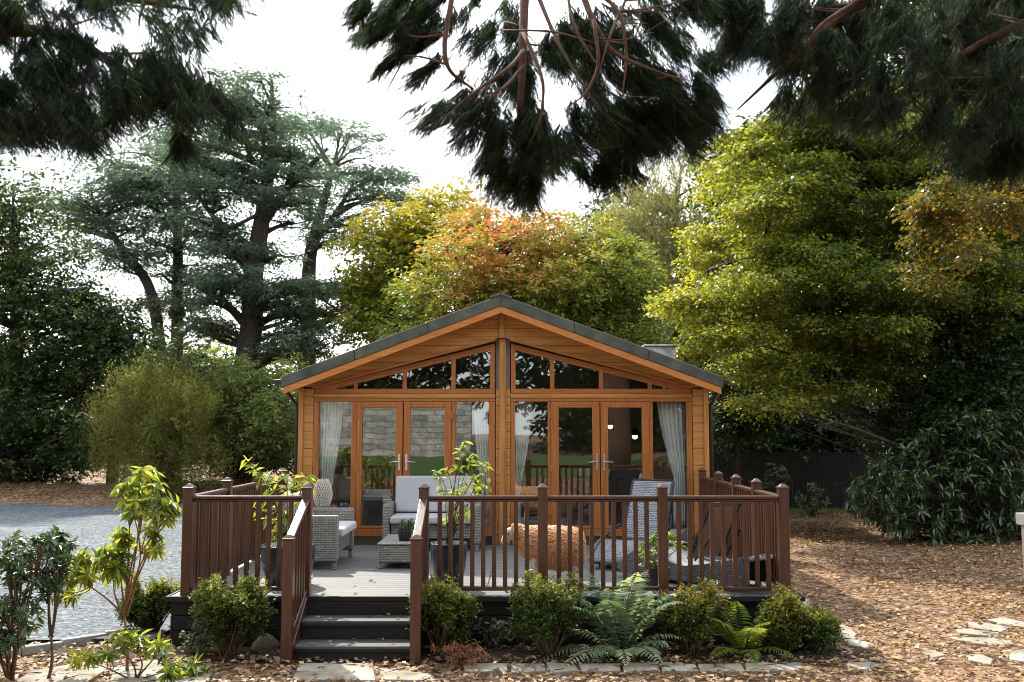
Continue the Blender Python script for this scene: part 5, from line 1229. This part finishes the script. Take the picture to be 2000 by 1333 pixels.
hang(18, 'dark conifer boughs filling the upper right over the beech',
     [(6.6, 6.5, .1, .42), (6.6, 6.5, 5, .36), (6.4, 6.6, 9, .25), (6.3, 6.6, 12, .12)],
     [[(6.5, 6.5, 6.6, .12), A4(1850, -60, 8.4, 0.052), A4(1650, 20, 8.2, 0.035), A4(1520, 140, 8.2, 0.020), A4(1440, 215, 8.2, 0.007)], [(6.5, 6.5, 6, .1), A4(1950, 60, 8.6, 0.041), A4(1800, 160, 8.4, 0.023), A4(1680, 230, 8.6, 0.007)],
      [A4(1700, -10, 8.2, 0.023), A4(1580, 60, 8, 0.017), A4(1565, 180, 8, 0.006)]], cl, 19, lambda C: np.stack([-.35 + 0 * C[:, 0], 0 * C[:, 0], 0 * C[:, 0]], 1))
cl = np.concatenate([wisps(96, [(-60, -30), (480, -30), (430, 50), (390, 110), (300, 100), (230, 40), (160, 20), (120, 60), (30, 40), (-60, 70)], 90, (7.0, 8.4), (.07, .2), .8, thr=.02, mind=.4),
                     wisps(97, [(-60, 130), (60, 110), (190, 120), (330, 100), (400, 160), (480, 215), (500, 260), (400, 300), (330, 290), (250, 240), (180, 285), (90, 270), (-60, 260)], 130, (7.0, 8.2), (.07, .2), .75, thr=-.14, mind=.4),
                     wisps(101, [(0, 60), (140, 60), (200, 110), (0, 130)], 10, (7.2, 8), (.03, .08), .8, thr=-9)])
hang(19, 'dark conifer boughs hanging in the upper left corner',
     [(-6.0, 6.2, .15, .4), (-6.0, 6.2, 5, .34), (-5.9, 6.3, 9, .2), (-5.8, 6.3, 12, .1)],
     [[(-5.9, 6.2, 5.4, .1), A4(-60, 60, 7.6, .07), A4(120, 60, 7.7, .045), A4(260, 150, 7.7, .03), A4(430, 235, 7.7, .008)], [(-5.9, 6.2, 6.2, .1), A4(0, -60, 7.6, .06), A4(200, -10, 7.7, .04), A4(380, 20, 7.7, .012)],
      [A4(120, 20, 7.6, .02), A4(160, 80, 7.6, .012), A4(175, 140, 7.6, .006)]], cl, 12, lambda C: np.stack([.35 + 0 * C[:, 0], 0 * C[:, 0], 0 * C[:, 0]], 1))
# --- trees behind the viewer, mirrored in the right-hand glass
BV = 'trees behind the viewer'
for i, (x, y) in enumerate(((-14, -15), (-6, -16), (2.5, -13.5), (8.5, -14), (15, -13))):
    cl = np.array([[x + random.gauss(0, 2.0), y + random.gauss(0, 1.4), z, 2.0, 1.9, 1.3] for z in np.arange(1.6, 15, .3)])
    tree(200 + i, 'dark_evergreen', 'dark evergreen behind the viewer, one of the five mirrored in the glass', 'tree', [(x, y, .8, .4), (x, y, 6, .3), (x + .2, y, 15, .06)], cl, 60, 11, .8, .34, .2, LM['dark'], group=BV, sub=1)

# --- far woodland closing the horizon
rng = RN(99); cl = []
for _ in range(150):
    x = rng.uniform(-75, 75); yy = rng.uniform(55, 75); h = rng.uniform(3, 8) + (9 if x > 2 else 0) * rng.uniform(.3, 1)
    for z in np.arange(1, h, 1.8): cl.append([x + rng.normal() * .8, yy + rng.normal(), z, 2.2, 2.2, 1.5])
V, Fq, T = crown(rng, np.array(cl), 75, 10, 1.2, .42, .24, 'flat', 'rhomb')
np_mesh('woodland', V, Fq, LM['lit'], None, T)
tag(bpy.data.objects['woodland'], 'far band of woodland closing the view behind the trees', 'woodland', None, 'stuff')
# --- fallen leaves
rng = RN(123)
LM['fallen'] = leaf_mat('fallen_leaves', [(0, (.07, .034, .017)), (.3, (.18, .097, .05)), (.6, (.33, .20, .112)), (.82, (.49, .34, .21)), (.94, (.5, .34, .10)), (1, (.40, .38, .09))], .15, .6, .3)
def scatter(n, x0, x1, y0, y1, keep=None):
    P = np.stack([rng.uniform(x0, x1, n), rng.uniform(y0, y1, n), np.zeros(n)], 1)
    return P[keep(P)] if keep is not None else P
PS = [scatter(66000, 2.95, 12.5, 8.4, 27, lambda P: rng.uniform(size=len(P)) < np.clip(1.25 - (P[:, 1] - 9) / 26, .2, 1) * np.clip(.72 + 1.1 * hnoise(P[:, 0], P[:, 1], 1.5, 9) + .5 * hnoise(P[:, 0], P[:, 1], 4.5, 10), .12, 1)),
      scatter(3600, -4.6, 3.2, 8.35, 9.4), scatter(2000, -4.4, 3.4, 9.4, 10.03), scatter(2200, -8, -3.4, 8.3, 10.6), scatter(1100, -9, -3.6, 10.5, 18), scatter(5000, -16, -5, 29.5, 32.5)]
P = np.concatenate(PS)
clear = np.ones(len(P), bool)
for fl in FLAGS:
    fa = np.array(fl); near = np.where((P[:, 0] > fa[:, 0].min()) & (P[:, 0] < fa[:, 0].max()) & (P[:, 1] > fa[:, 1].min()) & (P[:, 1] < fa[:, 1].max()))[0]
    for i in near:
        if rng.uniform() < .88 and in_poly(P[i, 0], P[i, 1], fl): clear[i] = False
P = P[clear]; n = len(P)
P[:, 2] = terrain(P[:, 0], P[:, 1]) + rng.uniform(.008, .05, n)
extra = []
for x0, x1, y0, y1, z, k in ((X0 + .1, X1 - .1, 10.1, 12.2, DZ + .008, 80), (SX0 + .05, SX1 - .05, 9.76, 10.0, .333, 7), (SX0 + .05, SX1 - .05, 9.46, 9.72, .158, 9)):
    for _ in range(k): extra.append((rng.uniform(x0, x1), rng.uniform(y0, y1), z + rng.uniform(0, .008)))
P = np.concatenate([P, np.array(extra)]); n = len(P)
ang = rng.uniform(0, 6.28, n); L = np.stack([np.cos(ang), np.sin(ang), rng.normal(size=n) * .22], 1); N = np.array([0, 0, 1.0]) + rng.normal(size=(n, 3)) * .35
q = rng.uniform(.035, .085, n)
V, Fq, T = leaf_arrays(P, L, N, q, q * .62, 'rhomb', np.clip(rng.beta(2, 2, n), 0, 1))
tag(np_mesh('fallen_leaves', V, Fq, LM['fallen'], None, T), 'brown autumn leaves scattered over the path and beds', 'leaves', None, 'stuff')
# tufts of grass at the fence foot
P = scatter(9000, 4.2, 13, 25.6, 26.4); n = len(P); P[:, 2] = .0
L = np.array([0, 0, 1.0]) + rng.normal(size=(n, 3)) * .4
V, Fq, T = leaf_arrays(P, L, rng.normal(size=(n, 3)), rng.uniform(.06, .16, n), .012, 'strip', rng.uniform(0, 1, n))
tag(np_mesh('grass', V, Fq, LM['lit'], None, T), 'rough grass growing along the foot of the black fence', 'grass', None, 'stuff')


# twigs among the leaves
mb = MB()
for _ in range(520):
    x, y = (rng.uniform(3, 11), rng.uniform(8.5, 22)) if rng.uniform() < .75 else (rng.uniform(-4.4, 3), rng.uniform(8.4, 10))
    a = rng.uniform(0, 6.28); L = rng.uniform(.08, .32); d = np.array([math.cos(a), math.sin(a), 0]); p = np.array([x, y, .035]); k = np.array([-d[1], d[0], 0]) * rng.uniform(-.15, .15) * L
    mb.tube([p, p + d * L * .5 + k + [0, 0, .01], p + d * L], [.004, .0032, .0015], 4)
tag(mb.build('twigs', M_BARK), 'thin dead twigs strewn among the fallen leaves', 'twigs', None, 'stuff')
